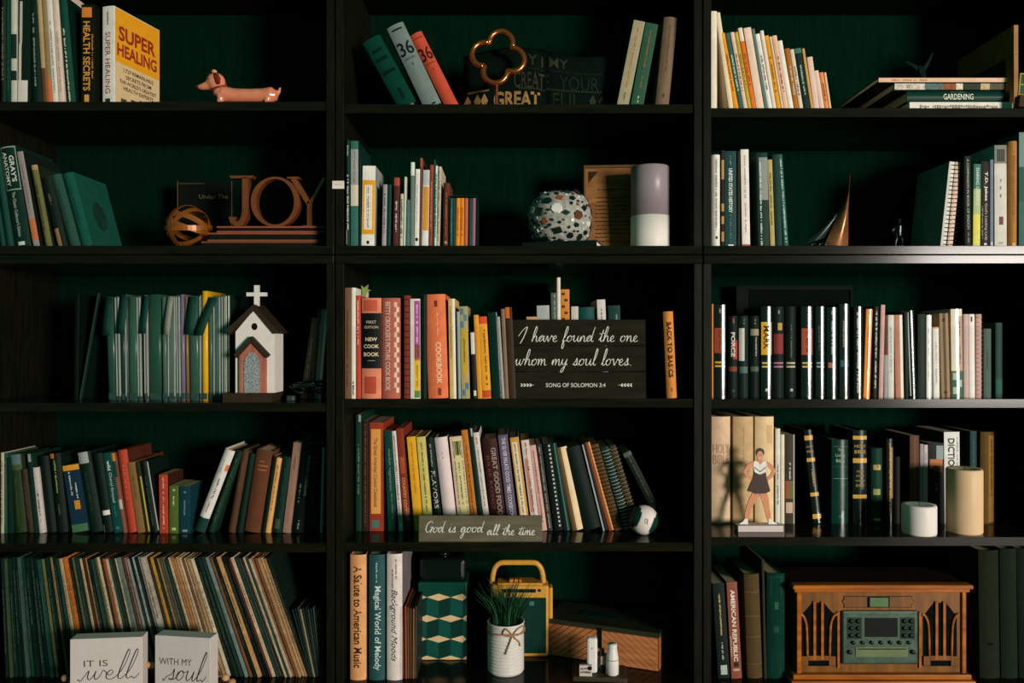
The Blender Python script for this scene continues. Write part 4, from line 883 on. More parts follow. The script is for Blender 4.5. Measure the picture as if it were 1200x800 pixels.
books((5, 3), .03, [
 (842, 856, 835, 684, '15231d', 'p', 'black book with gilt script title', ('f', .1, .56, 'b8995c', .42, .5), ('f', .62, .8, 'a8a48c', .3), ('b', .86, .96, '9aa49a', .25, .8)),
 (857.5, 870, 851.5, 682, '7c4534', 'p', 'red-brown book with white capitals', ('t', 'AMERICAN REPUBLIC', .08, .82, 'd0c0b0', .42, .5, .025), ('f', .55, .78, 'b09484', .14, .12), ('b', .83, .88, '2a2a22', .3, .75), ('b', .9, .92, 'b09484', .2, .8)),
 (877, 895, 872.5, 673, '4a3a22', 'c', 'brown leather hardback', ('b', .17, .175, '6a5634'), ('b', .4, .405, '6a5634'), ('b', .6, .605, '6a5634'), ('b', .86, .865, '6a5634')),
 (895.6, 898.6, 892.5, 655, '2c2a1a', 'p', 'tall thin dark olive book'),
 (899.5, 921, None, 672, '0f3a2e', 'c', 'dark green decorated hardback by the radio', ('b', .03, .035, '24604e', .1, .9), ('b', .03, .22, '24604e', .2, .23), ('b', .03, .22, '24604e', .77, .8), ('b', .27, .34, '2c6a48', .4, .62), ('b', .5, .56, '1c5444', .35, .65), ('b', .78, .95, '1c5444', .25, .28), ('b', .78, .95, '1c5444', .72, .75)),
 (1150, 1174, 1148, 645, '232a1d', 'c', 'very tall dark olive volume right of the radio', ('b', .72, .74, '11160f', .35, .65)),
 (1175, 1195, 1173, 643, '1f2a20', 'c', 'very tall dark green volume'),
 (1196, 1214, 1193, 643, '1c2820', 'c', 'very tall dark volume at the photo edge'),
])

# ------------------------------------------------------------------ ornaments, row by row
COPPER = M('b5642f', .22, .12, .85, 30)
BRONZE = M('964f2e', .3, .2, .6, 30)
INK = M('22211d', .6, .05); CHALK = M('cfcdc0', .6, .05)
def pl(pts, c):                                             # polyline of px offsets -> local coords (m)
    return [(x * c, 0, z * c) for x, z in pts]

# dachshund figurine
d = .024; m = MP(d); zs = SZ(1, 1)
def L2(px, py, x0=285, base=118.5, y=0.0): return ((px - x0) * m, y, (base - py) * m)
dog = thing('dog_figurine', 'glossy copper-pink dachshund figurine with red-brown ears on the top shelf', 'figurine', (UX(285, d), d, zs))
bm = NB()
sweep(bm, [L2(*p) for p in ((255, 107), (262, 107), (275, 108.5), (292, 108.5), (308, 108.5), (318, 108), (325, 109))], [q * m for q in (6, 9.5, 8.2, 7.8, 8.2, 9.5, 5.5)], 14)
sweep(bm, [L2(*p) for p in ((259, 107), (256, 99), (253, 93))], [q * m for q in (8, 7.5, 7)], 12)
ball(bm, L2(253, 92.5), 10.5 * m, (1.05, .9, 1.0), 3)
sweep(bm, [L2(*p) for p in ((249, 95), (243, 97), (237, 98.5), (232.5, 98.8))], [q * m for q in (7, 5.2, 4, 2.6)], 12)
for px in (260, 315):
    for sy in (-1, 1):
        sweep(bm, [L2(px, 108, y=sy * 4 * m), L2(px, 116, y=sy * 5 * m), L2(px - 3, 117.2, y=sy * 5 * m)], [5 * m, 3.4 * m, 2.6 * m], 10)
sweep(bm, [L2(*p) for p in ((323, 108), (327, 104), (328.5, 99))], [q * m for q in (3.4, 2.2, 1.0)], 10)
ob('body', fuse(bm, .0018, 5), M('cf7c5c', .16, .15, coat=.6), dog, True)
for sy in (-1, 1):
    bm = NB(); sweep(bm, [L2(253, 85, y=sy * 6 * m), L2(256, 88, y=sy * 9 * m), L2(259, 94, y=sy * 9.5 * m), L2(259.5, 98, y=sy * 9 * m)], [2 * m, 3.4 * m, 4 * m, 2 * m], 10, sy=.45)
    ob('ear', bm, M('6a2418', .25, .15), dog, True)
    bm = NB(); ball(bm, L2(247, 91, y=sy * 7 * m), 1.4 * m); ob('eye', bm, M('120c0a', .1), dog, True)
bm = NB(); sweep(bm, [(L2(250.5, 85)[0] + 2 * m * math.cos(a) * 2.2, 4 * m * math.sin(a), L2(0, 85)[2]) for a in [i * math.pi / 6 for i in range(12)]], 1.6 * m, 6, closed=True)
ob('head_band', bm, M('6a2418', .25, .15), dog, True)
bm = NB(); ball(bm, L2(251, 80.5), 3 * m, (1.1, 1, .8)); ob('top_knot', bm, M('c08a74', .25), dog, True)
bm = NB(); sweep(bm, [(L2(257.5, 101)[0] + 8.6 * m * math.cos(a), 8.6 * m * math.sin(a), L2(0, 101.5)[2] + 3 * m * math.cos(a)) for a in [i * math.pi / 8 for i in range(16)]], 1.3 * m, 6, closed=True)
ob('collar', bm, M('7a2a1c', .3), dog, True)
bm = NB(); ball(bm, L2(231.5, 98), 1.8 * m); ob('nose', bm, M('5a2a1e', .2), dog, True)

# quatrefoil ring
d = .03; m = MP(d); zs = SZ(1, 2)
ro = thing('quatrefoil_ornament', 'copper quatrefoil ring propped in front of the dark woven cushion', 'ornament', (UX(586, d), d, zs))
pts = []; R = 17.2; rr = 14.2; tilt = math.radians(11)
for q in range(4):
    a = q * math.pi / 2
    for i in range(13):
        b = a - math.radians(106) + math.radians(212) * i / 12
        x = R * math.cos(a) + rr * math.cos(b); z = R * math.sin(a) + rr * math.sin(b)
        pts.append((x, z))
P3 = []
for x, z in pts:
    xr = x * math.cos(tilt) + z * math.sin(tilt); zr = -x * math.sin(tilt) + z * math.cos(tilt)
    P3.append(((583.5 - 586 + xr) * m, .02 + zr * m * .12, (121.5 - 59.5 + zr * 1.03) * m))
zmin = min(p[2] for p in P3) - 3.4 * m
bm = NB(); sweep(bm, P3, 3.4 * m, 10, closed=True); ob('ring', bm, COPPER, ro, True)
zb = min(P3, key=lambda p: p[2])
bm = NB(); lathe(bm, [(0, 0), (.024, 0), (.025, .004), (.006, .007), (.004, .012), (.004, zb[2]), (0, zb[2])], 20, (zb[0], zb[1], 0)); ob('stand', bm, BRONZE, ro, True)

# dark woven cushion with lettering
d = .10; m = MP(d)
cu = thing('cushion', 'dark woven cushion with faded lettering behind the copper quatrefoil', 'cushion', (UX(632, d), d, zs))
def cush(u, v):                                             # u,v in 0..1 -> front surface
    x = (542 + (724 - 542) * u - 632) * m
    h = (121.5 - 44 + 5 * math.sin(u * 7)) * m * (1 - .06 * math.cos(2 * math.pi * u)) * 1.04
    e = (4 * u * (1 - u)) ** .35 * (4 * v * (1 - v)) ** .35
    crease = -.012 * math.exp(-((u - .52) / .03) ** 2)
    return (x, .045 - .05 * e - crease, h * v)
N, K = 40, 14; bm = NB()
fr = [[bm.verts.new(cush(i / N, j / K)) for j in range(K + 1)] for i in range(N + 1)]
bk = [[bm.verts.new((cush(i / N, j / K)[0], .09 - cush(i / N, j / K)[1] + .0005, cush(i / N, j / K)[2])) for j in range(K + 1)] for i in range(N + 1)]
for i in range(N):
    for j in range(K):
        bm.faces.new((fr[i][j], fr[i + 1][j], fr[i + 1][j + 1], fr[i][j + 1])); bm.faces.new((bk[i][j], bk[i][j + 1], bk[i + 1][j + 1], bk[i + 1][j]))
bmesh.ops.remove_doubles(bm, verts=bm.verts, dist=.0008)
ob('case', bm, M('0b1711', .9, .3, scale=160, bump=.5), cu, True)
def on_cush(st, u0, u1, v0, v1, mat, bold=.01):
    V, P, asp = text_geo(st, bold)
    W = [cush(u0 + (u1 - u0) * a, v0 + (v1 - v0) * b) for a, b in V]
    return ob('woven_lettering', mesh_from([(x, y - .0022, z) for x, y, z in W], P), mat, cu)
G1, G2 = M('2f3526', .9, .3, scale=200), M('8a6a40', .9, .3, scale=200)
on_cush('Y I MY', .42, .68, .68, .84, G1); on_cush('CREATE', .33, .56, .36, .58, G1); on_cush('YOUR', .62, .88, .36, .58, M('1a2a22', .9, .3))
on_cush('GREAT', .2, .5, .12, .32, G2, .03); on_cush('FUL', .58, .76, .12, .32, M('20301f', .9, .3))
for a, b, mt in ((.03, .17, G2), (.36, .9, G1)):
    for v in (.03, .62, .345):
        V = []; P = []; n = 26 if v == .03 else 34
        u_a, u_b = (a, b) if v != .62 else (.3, .9)
        for k in range(n):
            u = u_a + (u_b - u_a) * k / n
            q = [cush(u, v), cush(u + .6 * (u_b - u_a) / n, v), cush(u + .6 * (u_b - u_a) / n + .004, v + (.06 if v == .03 else .025)), cush(u + .004, v + (.06 if v == .03 else .025))]
            i0 = len(V); V += [(x, y - .002, z) for x, y, z in q]; P.append((i0, i0 + 1, i0 + 2, i0 + 3))
        ob('woven_border', mesh_from(V, P), mt, cu)
for u in (.03, .095, .14, .84, .9):
    w = .03; V = [cush(u - w * .8, .22), cush(u, .12), cush(u + w * .8, .22), cush(u, .32)]
    ob('woven_diamond', mesh_from([(x, y - .0025, z) for x, y, z in V], [(0, 1, 2, 3)]), G2 if u < .2 else G1, cu)

# crystal bird on the lying stack
ro = thing('bird_figurine', 'small dark glass bird figurine on the lying book stack', 'figurine', (UX(1081, .1), .1, ZSTACK + .0001))
m = MP(.1); bm = NB()
sweep(bm, [(0, 0, 3 * m), (0, 0, 10 * m), (-2 * m, 0, 18 * m), (-4 * m, 0, 24 * m)], [3 * m, 4.5 * m, 5 * m, 2 * m], 8)
sweep(bm, [(-2 * m, 0, 17 * m), (-10 * m, 0, 24 * m), (-20 * m, 0, 29 * m)], [3.5 * m, 2.5 * m, .8 * m], 7, sy=.5)
sweep(bm, [(-1 * m, 0, 17 * m), (6 * m, 0, 27 * m), (12 * m, 0, 39 * m)], [3.5 * m, 2.5 * m, .8 * m], 7, sy=.5)
ob('body', bm, M('1b2a24', .08, .3, .3), ro)
bm = NB(); lathe(bm, [(0, 0), (7 * m, 0), (6.5 * m, 2 * m), (2.5 * m, 4 * m), (0, 4 * m)], 14); ob('base', bm, M('22302a', .1), ro)

# wooden frame and small card holder at right, top shelf
zs = SZ(1, 3)
ro = thing('framed_picture', 'brown wooden picture frame standing at the right end, facing left', 'frame', (1.288, .04, zs), (0, 0, 0))
W_, H_ = .26, .222; wm = wood('frame_walnut', '7a5228', '9a6a34', .5, (2, 14, 2), 8)
for nm, bx in (('rail', (-.012, 0, 0, W_, 0, .03)), ('rail', (-.012, 0, 0, W_, H_ - .075, H_)), ('stile', (-.0118, 0, 0, .035, .03, H_ - .075)), ('stile', (-.0118, 0, W_ - .035, W_, .03, H_ - .075))):
    bm = NB(); box(bm, *bx, .001); ob(nm, bm, wm, ro)
bm = NB(); box(bm, -.006, -.002, .035, W_ - .035, .03, H_ - .075); ob('picture', bm, M('16423c', .3, .5, scale=14), ro)
ro = thing('card_holder', 'small yellow-green tag standing right of the lying stack', 'card', (UX(1188, .01), -.004, zs), (0, math.radians(5), 0))
m = MP(.01)
for nm, bx in (('frame', (0, 1.6 * m, 0, .004, 14 * m, 40 * m)), ('frame', (8 * m, 9.6 * m, 0, .004, 14 * m, 40 * m)), ('frame', (1.6 * m, 8 * m, 0, .004, 38.4 * m, 40 * m)), ('frame', (1.6 * m, 8 * m, 0, .004, 14 * m, 15.6 * m)), ('frame', (1.6 * m, 8 * m, 0, .004, 26 * m, 27.5 * m))):
    bm = NB(); box(bm, *bx); ob(nm, bm, M('7d7a30', .5), ro)
bm = NB(); box(bm, 1.6 * m, 8 * m, .001, .003, 15.6 * m, 38.4 * m); ob('card', bm, M('2c4a34', .5, .5, scale=60), ro)
bm = NB(); box(bm, 0, 9.6 * m, -.006, .016, 0, 14 * m, .002); ob('foot', bm, M('3a2814', .6), ro)

# ---- second shelf, left: stack, letters, orb, plaque
zs = SZ(2, 1); d = .05; m = MP(d); z = zs
for k, (a, b, tpx, hx, lb) in enumerate(((236, 376, 7.5, '6a3a26', 'brown flat book lowest under the copper letters'), (243, 373, 10, '7a4630', 'copper-brown flat book in the middle under the copper letters'), (254, 381, 7.5, '8a4634', 'reddish flat book directly under the copper letters'))):
    r0, w = lying((2, 1), d, a, b, z, tpx * m, .17, hx, lb, page=M('17130e', .6), yaw=math.pi, bd=.0042)
    r0.location.x = UX(b, d); r0.location.y = d + .17; z += tpx * m + .0003
zj = z; d = .08; m = MP(d)
def stroke_prism(pts, wid):                                 # mitred ribbon outline in xz
    l, r = [], []
    for i, p in enumerate(pts):
        a = pts[max(i - 1, 0)]; b = pts[min(i + 1, len(pts) - 1)]
        dx, dz = b[0] - a[0], b[1] - a[1]; q = math.hypot(dx, dz); w = wid[i] if hasattr(wid, '__len__') else wid
        l.append((p[0] - dz / q * w / 2, p[1] + dx / q * w / 2)); r.append((p[0] + dz / q * w / 2, p[1] - dx / q * w / 2))
    return l + r[::-1]
def letter(ch, px, lab):
    ro = thing('decorative_letter', lab, 'letter', (UX(px, d), d, zj), group='copper letters on the second shelf')
    return ro
J = letter('J', 285, 'copper letter J standing on the flat books beside the orb')
s = m
bm = NB(); prism(bm, [(x * s, z * s) for x, z in stroke_prism([(4, 58), (4, 40), (4, 22), (3, 12), (-1, 5), (-6, 3.2), (-11, 7), (-11, 12)], [7, 7, 7, 7, 6.5, 6, 6, 8])], -.012, .012)
ob('stroke', bm, BRONZE, J)
bm = NB(); prism(bm, [(x * s, z * s) for x, z in ((-13, 57), (12, 57), (14, 60), (-14, 60))], -.012, .012); ob('serif', bm, BRONZE, J)
bm = NB(); box(bm, -8 * s, 6 * s, -.012, .012, 0, 1.2 * s); ob('foot', bm, BRONZE, J)
O = letter('O', 324, 'copper letter O standing between the J and the Y')
bm = NB(); n = 40
vo = []
for y in (-.012, .012):
    for rx, rz, wd in ((28.5, 29.3, 0), (22, 26.5, 0)):
        vo.append([bm.verts.new((rx * s * math.cos(2 * math.pi * i / n), y, (29.5 + rz * math.sin(2 * math.pi * i / n)) * s)) for i in range(n)])
for i in range(n):
    j = (i + 1) % n
    bm.faces.new((vo[0][i], vo[0][j], vo[1][j], vo[1][i])); bm.faces.new((vo[2][i], vo[3][i], vo[3][j], vo[2][j]))
    bm.faces.new((vo[0][i], vo[2][i], vo[2][j], vo[0][j])); bm.faces.new((vo[1][i], vo[1][j], vo[3][j], vo[3][i]))
bmesh.ops.recalc_face_normals(bm, faces=bm.faces); ob('ring', bm, BRONZE, O)
Y = letter('Y', 364, 'copper letter Y standing right of the O')
for nm, q, w in (('arm', [(-20, 58), (-1, 28)], 6), ('arm', [(17, 58), (1, 28)], 3.5), ('stem', [(0, 30), (0, 1)], 6)):
    bm = NB(); prism(bm, [(x * s, z * s) for x, z in stroke_prism(q, w)], -.012 + .0002 * w, .012 - .0002 * w); ob(nm, bm, BRONZE, Y)
bm = NB(); box(bm, -8 * s, 8 * s, -.013, .013, 0, 2 * s); ob('serif', bm, BRONZE, Y)
bm = NB(); box(bm, -26 * s, -12 * s, -.013, .013, 56.5 * s, 58.5 * s); ob('serif', bm, BRONZE, Y)

d = .05; m = MP(d)
ro = thing('banded_orb', 'openwork orb of gold-brown metal bands beside the flat books', 'ornament', (UX(221, d + .06), d, zs))
R = 26.5 * MP(d + .06); gm = M('8a4c18', .35, .2, .25)
for k, (ax, an, w) in enumerate((((1, 0, 0), 8, 6), ((0, 0, 1), 62, 7), ((0, 1, .2), 20, 5), ((1, .4, 0), 66, 7), ((.3, 1, .2), -55, 6), ((1, -.5, .3), -40, 5))):
    rot = Matrix.Rotation(math.radians(an), 4, Vector(ax).normalized()) @ Matrix.Rotation(math.radians(90 if k % 2 else 0), 4, 'X')
    bm = NB(); n = 36; w = w * m; q = []
    rk = R * (1 - .012 * k)
    for i in range(n):
        a = 2 * math.pi * i / n
        q.append([bm.verts.new(rot @ Vector((r_ * math.cos(a), r_ * math.sin(a), z_)) + Vector((0, R, R))) for r_, z_ in ((rk, -w / 2), (rk, w / 2), (rk - .0012, w / 2), (rk - .0012, -w / 2))])
    for i in range(n):
        for e in range(4): bm.faces.new((q[i][e], q[(i + 1) % n][e], q[(i + 1) % n][(e + 1) % 4], q[i][(e + 1) % 4]))
    bmesh.ops.recalc_face_normals(bm, faces=bm.faces); ob('band', bm, gm, ro, False)

d = .26; m = MP(d)
ro = thing('plaque', 'small black plaque with faint gold lettering behind the orb', 'plaque', (UX(240, d), d, zs))
h = UZ(212, d) - zs; w = 32 * m
bm = NB(); box(bm, -w, w, 0, .012, 0, h, .001); ob('board', bm, M('0c120f', .8), ro)
for bx in ((-w, -w + .0012, -.001, .0, 0, h), (w - .0012, w, -.001, 0, 0, h), (-w, w * .0, -.001, 0, h - .008, h - .007)):
    bm = NB(); box(bm, *bx); ob('gilt_line', bm, M('6a5a34', .5), ro)
flat_text('Under The', -w * .2, w * .85, h - .05, h - .038, -.0008, M('6a6438', .6), ro)

# price tag on the divider
tag_ = thing('price_tag', 'small white sticker on the edge between left and middle bookcases', 'sticker', (UX(396.5), -.0006, UZ(216.5)))
bm = NB(); box(bm, -7 * MP(), 7 * MP(), -.0004, 0, -4.6 * MP(), 4.6 * MP(), .0001); ob('paper', bm, M('d4c8bc', .7), tag_)
bm = NB(); box(bm, -4 * MP(), 4 * MP(), -.0006, -.0003, 0, .6 * MP()); ob('print', bm, M('a07a6c', .7), tag_)

# ---- second shelf, middle: mosaic bowl, parchment frame, candle
zs = SZ(2, 2)
ro, w = lying((2, 2), .05, 612, 700, zs, .016, .15, '10241c', 'dark book lying flat under the mosaic globe', page=PAGEW)
ro.rotation_euler[2] = math.radians(-14); ro.location.y = .06
zc = zs + .0165; d = .09; m = MP(d)
mo = thing('mosaic_globe', 'round mosaic globe of shells and green stones on a flat book', 'ornament', (UX(657, d), d + .03, zc))
zr0 = (UZ(226, d) - zc) / 2; xr0 = 37 * m
def gl(th, ph, r=1.0):
    z = math.sin(ph); zz = max(-.86, min(.90, math.copysign(abs(z) ** .85, z) * 1.06))
    c = max(math.cos(ph), 0) ** .62
    return Vector((xr0 * c * math.cos(th) * r, xr0 * c * math.sin(th) * r, zr0 * (zz / .9) * (1 + (r - 1)) + zr0))
bm = NB(); n, k_ = 32, 18
g_ = [[bm.verts.new(gl(2 * math.pi * i / n, -math.pi / 2 * .93 + math.pi * .93 * j / k_)) for i in range(n)] for j in range(k_ + 1)]
for j in range(k_):
    for i in range(n): bm.faces.new((g_[j][i], g_[j][(i + 1) % n], g_[j + 1][(i + 1) % n], g_[j + 1][i]))
bm.faces.new(g_[0][::-1]); bm.faces.new(g_[-1])
ob('body', bm, M('8f8d84', .6, .35, scale=90, bump=.8), mo, True)
rnd = random.Random(11); cols = ['0f3a2c', '0d2a22', 'b4b0a4', '5a3420', '12463a', 'c8c6bc', '1c2a22', '8a4a2c', '14483c', '9c978a', '0c241c', '10302a', 'bdb9ae', '0b2a20']
placed = []; big_ = ['0f3a2c', 'c8c6bc', '0d2a22', '5a3420', '12463a', '0b2a20', '1c2a22', '9c978a', '10302a', '8a4a2c', '0d2a22']
for _ in range(900):
    if len(placed) > 120: break
    th, ph = rnd.uniform(math.pi * .95, math.pi * 2.05), rnd.uniform(-1.1, 1.2)
    r = (rnd.uniform(4.2, 7.6) if len(placed) < 34 else rnd.uniform(1.6, 3.2)) * m
    c = gl(th, ph, 1.0)
    if any((c - q).length < (r + s_) * .86 for q, s_ in placed): continue
    placed.append((c, r))
    nrm = (c - Vector((0, 0, zr0))).normalized(); t1 = nrm.cross(Vector((0, 0, 1))).normalized(); t2 = nrm.cross(t1)
    ns = rnd.choice((4, 5, 6, 8)); bm = NB(); a0 = rnd.uniform(0, 6); el = rnd.uniform(.6, 1)
    lo = []; hi = []
    for i in range(ns):
        a = a0 + 2 * math.pi * i / ns; q = t1 * math.cos(a) * r + t2 * math.sin(a) * r * el
        lo.append(bm.verts.new(c + q - nrm * .003)); hi.append(bm.verts.new(c + q * .85 + nrm * .0022))
    bm.faces.new(hi)
    for i in range(ns): bm.faces.new((lo[i], lo[(i + 1) % ns], hi[(i + 1) % ns], hi[i]))
    bmesh.ops.recalc_face_normals(bm, faces=bm.faces)
    ob('mosaic_stone', bm, M(big_[len(placed) % 11] if len(placed) < 35 else rnd.choice(cols), .22, .2), mo)

d = .16; m = MP(d)
ro = thing('framed_parchment', 'framed brown parchment with small print behind the tall candle', 'frame', (UX(684, d), d, zs), (math.radians(-5), 0, math.radians(-4)))
wf = 86 * m; hf = (UZ(191, d) - zs) * 1.0
fm = M('5c4526', .35, .2, .3)
for nm, bx in (('rail', (0, wf, 0, .012, 0, .008)), ('rail', (0, wf, 0, .012, hf - .008, hf)), ('stile', (0, .006, 0, .012, .008, hf - .008)), ('stile', (wf - .006, wf, 0, .012, .008, hf - .008))):
    bm = NB(); box(bm, *bx, .001); ob(nm, bm, fm, ro)
bm = NB(); box(bm, .006, wf - .006, .006, .01, .008, hf - .008); ob('parchment', bm, wood('parchment', '6a4420', '8c5e30', .7, (1, 1, 5), 12), ro)
V = []; P = []; rnd = random.Random(9)
for q in range(-1, 12):
    zz = hf * (.62 - q * .045) + (.012 if q < 0 else 0)
    for a0, a1, v0, v1 in dashes(wf * .16, wf * rnd.uniform(.7, .86), .004, rnd):
        n = len(V); V += [(x, .0045, zz + v * .003) for x, v in ((a0, v0), (a1, v0), (a1, v1), (a0, v1))]; P.append((n, n + 1, n + 2, n + 3))
ob('small_print', mesh_from(V, P), M('3c2410', .7), ro)
V = [(wf * .07, .0045, hf * .93), (wf * .07, .0045, hf * .8), (wf * .11, .0045, hf * .84), (wf * .2, .0045, hf * .93)]
ob('corner_flourish', mesh_from(V, [(0, 1, 2, 3)]), M('2c2216', .7), ro)

def candle(px, d, ytop, r_px, zs, lab, hx, split=None, dip=0.0, sub=False):
    m = MP(d); R = r_px * m * 1.02; H = UZ(ytop, d + .02) - zs
    ro = thing('pillar_candle', lab, 'candle', (UX(px, d + R), d + R, zs), group='pillar candles')
    n = 36; bm = NB()
    lo = [(0, 0), (R * .96, 0), (R, .004)]
    if split is None:
        lathe(bm, lo + [(R, H * .5), (R, H - .004), (R * .95, H), (R * .75, H - dip * .4), (R * .3, H - dip), (0, H - dip)], n); ob('wax', bm, M(hx, .4, .05, scale=12), ro, True)
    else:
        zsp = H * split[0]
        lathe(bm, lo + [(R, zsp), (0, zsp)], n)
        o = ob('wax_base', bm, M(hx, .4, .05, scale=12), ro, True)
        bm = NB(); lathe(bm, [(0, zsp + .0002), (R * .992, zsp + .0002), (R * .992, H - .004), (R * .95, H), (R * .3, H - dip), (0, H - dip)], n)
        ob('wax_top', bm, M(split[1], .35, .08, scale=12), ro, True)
    bm = NB(); sweep(bm, [(0, 0, H - dip - .002), (.0004, 0, H - dip + .004), (.0015, 0, H - dip + .008)], .0009, 6); ob('wick', bm, M('2a2420', .8), ro)
    return ro
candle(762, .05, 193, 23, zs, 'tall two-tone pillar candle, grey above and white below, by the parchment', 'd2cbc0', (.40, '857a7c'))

# ---- second shelf, right: sailboat and tiny figure
zs = SZ(2, 3); d = .10; m = MP(d)
ro = thing('sailboat_sculpture', 'small copper and dark metal sailboat sculpture', 'sculpture', (UX(985, d), d, zs))
k0 = (SHELF[(2, 3)] - 400) / 1.0
def B2(px, py, y=0.0): return Vector(((px - 985) * m, y, UZ(py, d) - zs))
bm = NB(); sweep(bm, [(.012 + 10 * m - 10 * m, 0, .004), B2(996, 204)], [.0028, .0016], 8); ob('mast', bm, COPPER, ro, True)
def sail(pts, bulge, hx, nm):
    bm = NB(); n = 8; rows = []
    a, b, c = [Vector(q) for q in pts]                       # a top, b bottom front, c bottom back
    for i in range(n + 1):
        u = i / n; l = a.lerp(b, u); r = a.lerp(c, u)
        rows.append([l.lerp(r, j / n) + Vector((0, -bulge * math.sin(math.pi * j / n) * math.sin(math.pi * u * .8 + .2), 0)) for j in range(n + 1)])
    vv = [[bm.verts.new(p) for p in rw] for rw in rows]; bb = [[bm.verts.new(p + Vector((0, .0015, 0))) for p in rw] for rw in rows]
    for i in range(n):
        for j in range(n):
            bm.faces.new((vv[i][j], vv[i + 1][j], vv[i + 1][j + 1], vv[i][j + 1])); bm.faces.new((bb[i][j], bb[i][j + 1], bb[i + 1][j + 1], bb[i + 1][j]))
    bmesh.ops.recalc_face_normals(bm, faces=bm.faces); ob(nm, bm, M(hx, .3, .4, .5, 25), ro, True)
z0 = .007
sail([B2(994.5, 223), (B2(994, 0).x, 0, z0 + .004), (B2(966, 0).x, 0, z0 + .006)], .018, '8c5a34', 'main_sail')
sail([B2(992, 236, .012), (B2(972, 0).x, .012, z0 + .03), (B2(946, 0).x, .012, z0 + .012)], .012, '2c4038', 'jib_sail')
bm = NB(); prism(bm, [(B2(940, 0).x, .003), (B2(946, 0).x, 0), (B2(1016, 0).x, 0), (B2(1024, 0).x, .004), (B2(1006, 0).x, .0075), (B2(955, 0).x, .0075)], -.02, .03); ob('hull_base', bm, M('6a4526', .4, .3, .4), ro)
for px in (946, 955, 962):
    bm = NB(); sweep(bm, [(B2(px, 0).x, -.012, .006), (B2(px + 3, 0).x, -.014, .014), (B2(px + 8, 0).x, -.013, .018)], [.003, .0025, .001], 6); ob('wave', bm, M('2a3832', .25, .3, .5), ro, True)
ro = thing('miniature_figure', 'tiny dark metal figure standing near the spiral notebooks', 'figurine', (UX(1053, .15), .15, zs))
m = MP(.15); bm = NB(); H = UZ(254, .15) - zs
for sx in (-1, 1):
    sweep(bm, [(sx * 5 * m, 0, 0), (sx * 4 * m, 0, H * .28), (sx * 2 * m, 0, H * .48)], [3 * m, 2.6 * m, 3 * m], 8)
    sweep(bm, [(sx * 4 * m, 0, H * .72), (sx * 8 * m, 0, H * .58), (sx * 5 * m, -4 * m, H * .46)], [2.4 * m, 2 * m, 1.6 * m], 8)
sweep(bm, [(0, 0, H * .44), (0, 0, H * .6), (0, 0, H * .76), (0, 0, H * .84)], [4 * m, 4.6 * m, 5 * m, 2 * m], 10)
ball(bm, (0, 0, H * .9), 3.6 * m)
ob('body', fuse(bm, .0016, 3), M('161d1a', .25, .2, .6), ro, True)

# ---- third shelf, left: church, coiled cable
zs = SZ(3, 1); d = .03; m = MP(d)
ch = thing('church_model', 'white wooden church ornament with a cross and grey arched door', 'ornament', (UX(298, d), d, zs))
def C2(px, py): return ((px - 298) * m, (472 - 1.6 - py) * m)
def cpoly(pts): return [C2(*p) for p in pts]
DP = .075
white = M('cfc8bf', .55, .05); rbr = M('33281c', .6, .2)
bm = NB(); prism(bm, cpoly([(276, 459.5), (322, 459.5), (322, 389), (298, 362), (276, 388)]), 0, DP); ob('body', bm, white, ch)
bm = NB(); prism(bm, cpoly([(298, 356), (298, 363), (270, 391), (265.5, 386)]), -.006, DP + .006); ob('roof', bm, rbr, ch)
bm = NB(); prism(bm, cpoly([(298.2, 356), (298.2, 363), (321, 390.5), (327.5, 389)]), -.006, DP + .006); ob('roof', bm, rbr, ch)
bm = NB(); prism(bm, cpoly([(264.5, 459.7), (319, 459.7), (319, 457), (318.5, 457), (318.5, 458), (264.5, 458)][:0] or [(264.5, 459.6), (321, 459.6), (321, 470.2), (264.5, 470.2)]), -.022, DP + .004); ob('base', bm, rbr, ch)
bm = NB(); prism(bm, cpoly([(295, 357.5), (300.5, 357.5), (300.5, 346), (309.5, 346), (309.5, 341.5), (300.5, 341.5), (300.5, 333), (295, 333), (295, 341.5), (286, 341.5), (286, 346), (295, 346)]), .018, .028); ob('cross', bm, white, ch)
bm = NB(); x_, z_ = C2(298.3, 382); prism(bm, [(x_ + 3.4 * m * math.cos(a), z_ + 4.2 * m * math.sin(a)) for a in [i * math.pi / 10 for i in range(20)]], -.0008, .001); ob('round_window', bm, M('15120d', .6), ch)
bm = NB(); prism(bm, cpoly([(282, 459.4), (313, 459.4), (313, 413), (297, 398), (282, 413)]), -.010, -.0004); porch = ob('porch', bm, wood('porch_wood', '8a5040', 'a8684f', .6, (10, 1, 1), 10), ch)
for q in ([(297, 393.5), (297, 400), (280, 418.5), (276.5, 415)], [(297.2, 393.5), (297.2, 400), (314, 418.5), (317.5, 415)]):
    bm = NB(); prism(bm, cpoly(q), -.018, -.0002); ob('porch_roof', bm, rbr, ch)
arc = [(288, 459.2), (306, 459.2), (306, 430)] + [(297 + 9 * math.cos(a), 430 - 18 * math.sin(a) ** .9) for a in [i * math.pi / 14 for i in range(1, 14)]] + [(288, 430)]
bm = NB(); prism(bm, cpoly(arc), -.0125, -.0098); ob('door', bm, M('8f9494', .35, .5, .3, 260, bump=1.0), porch)

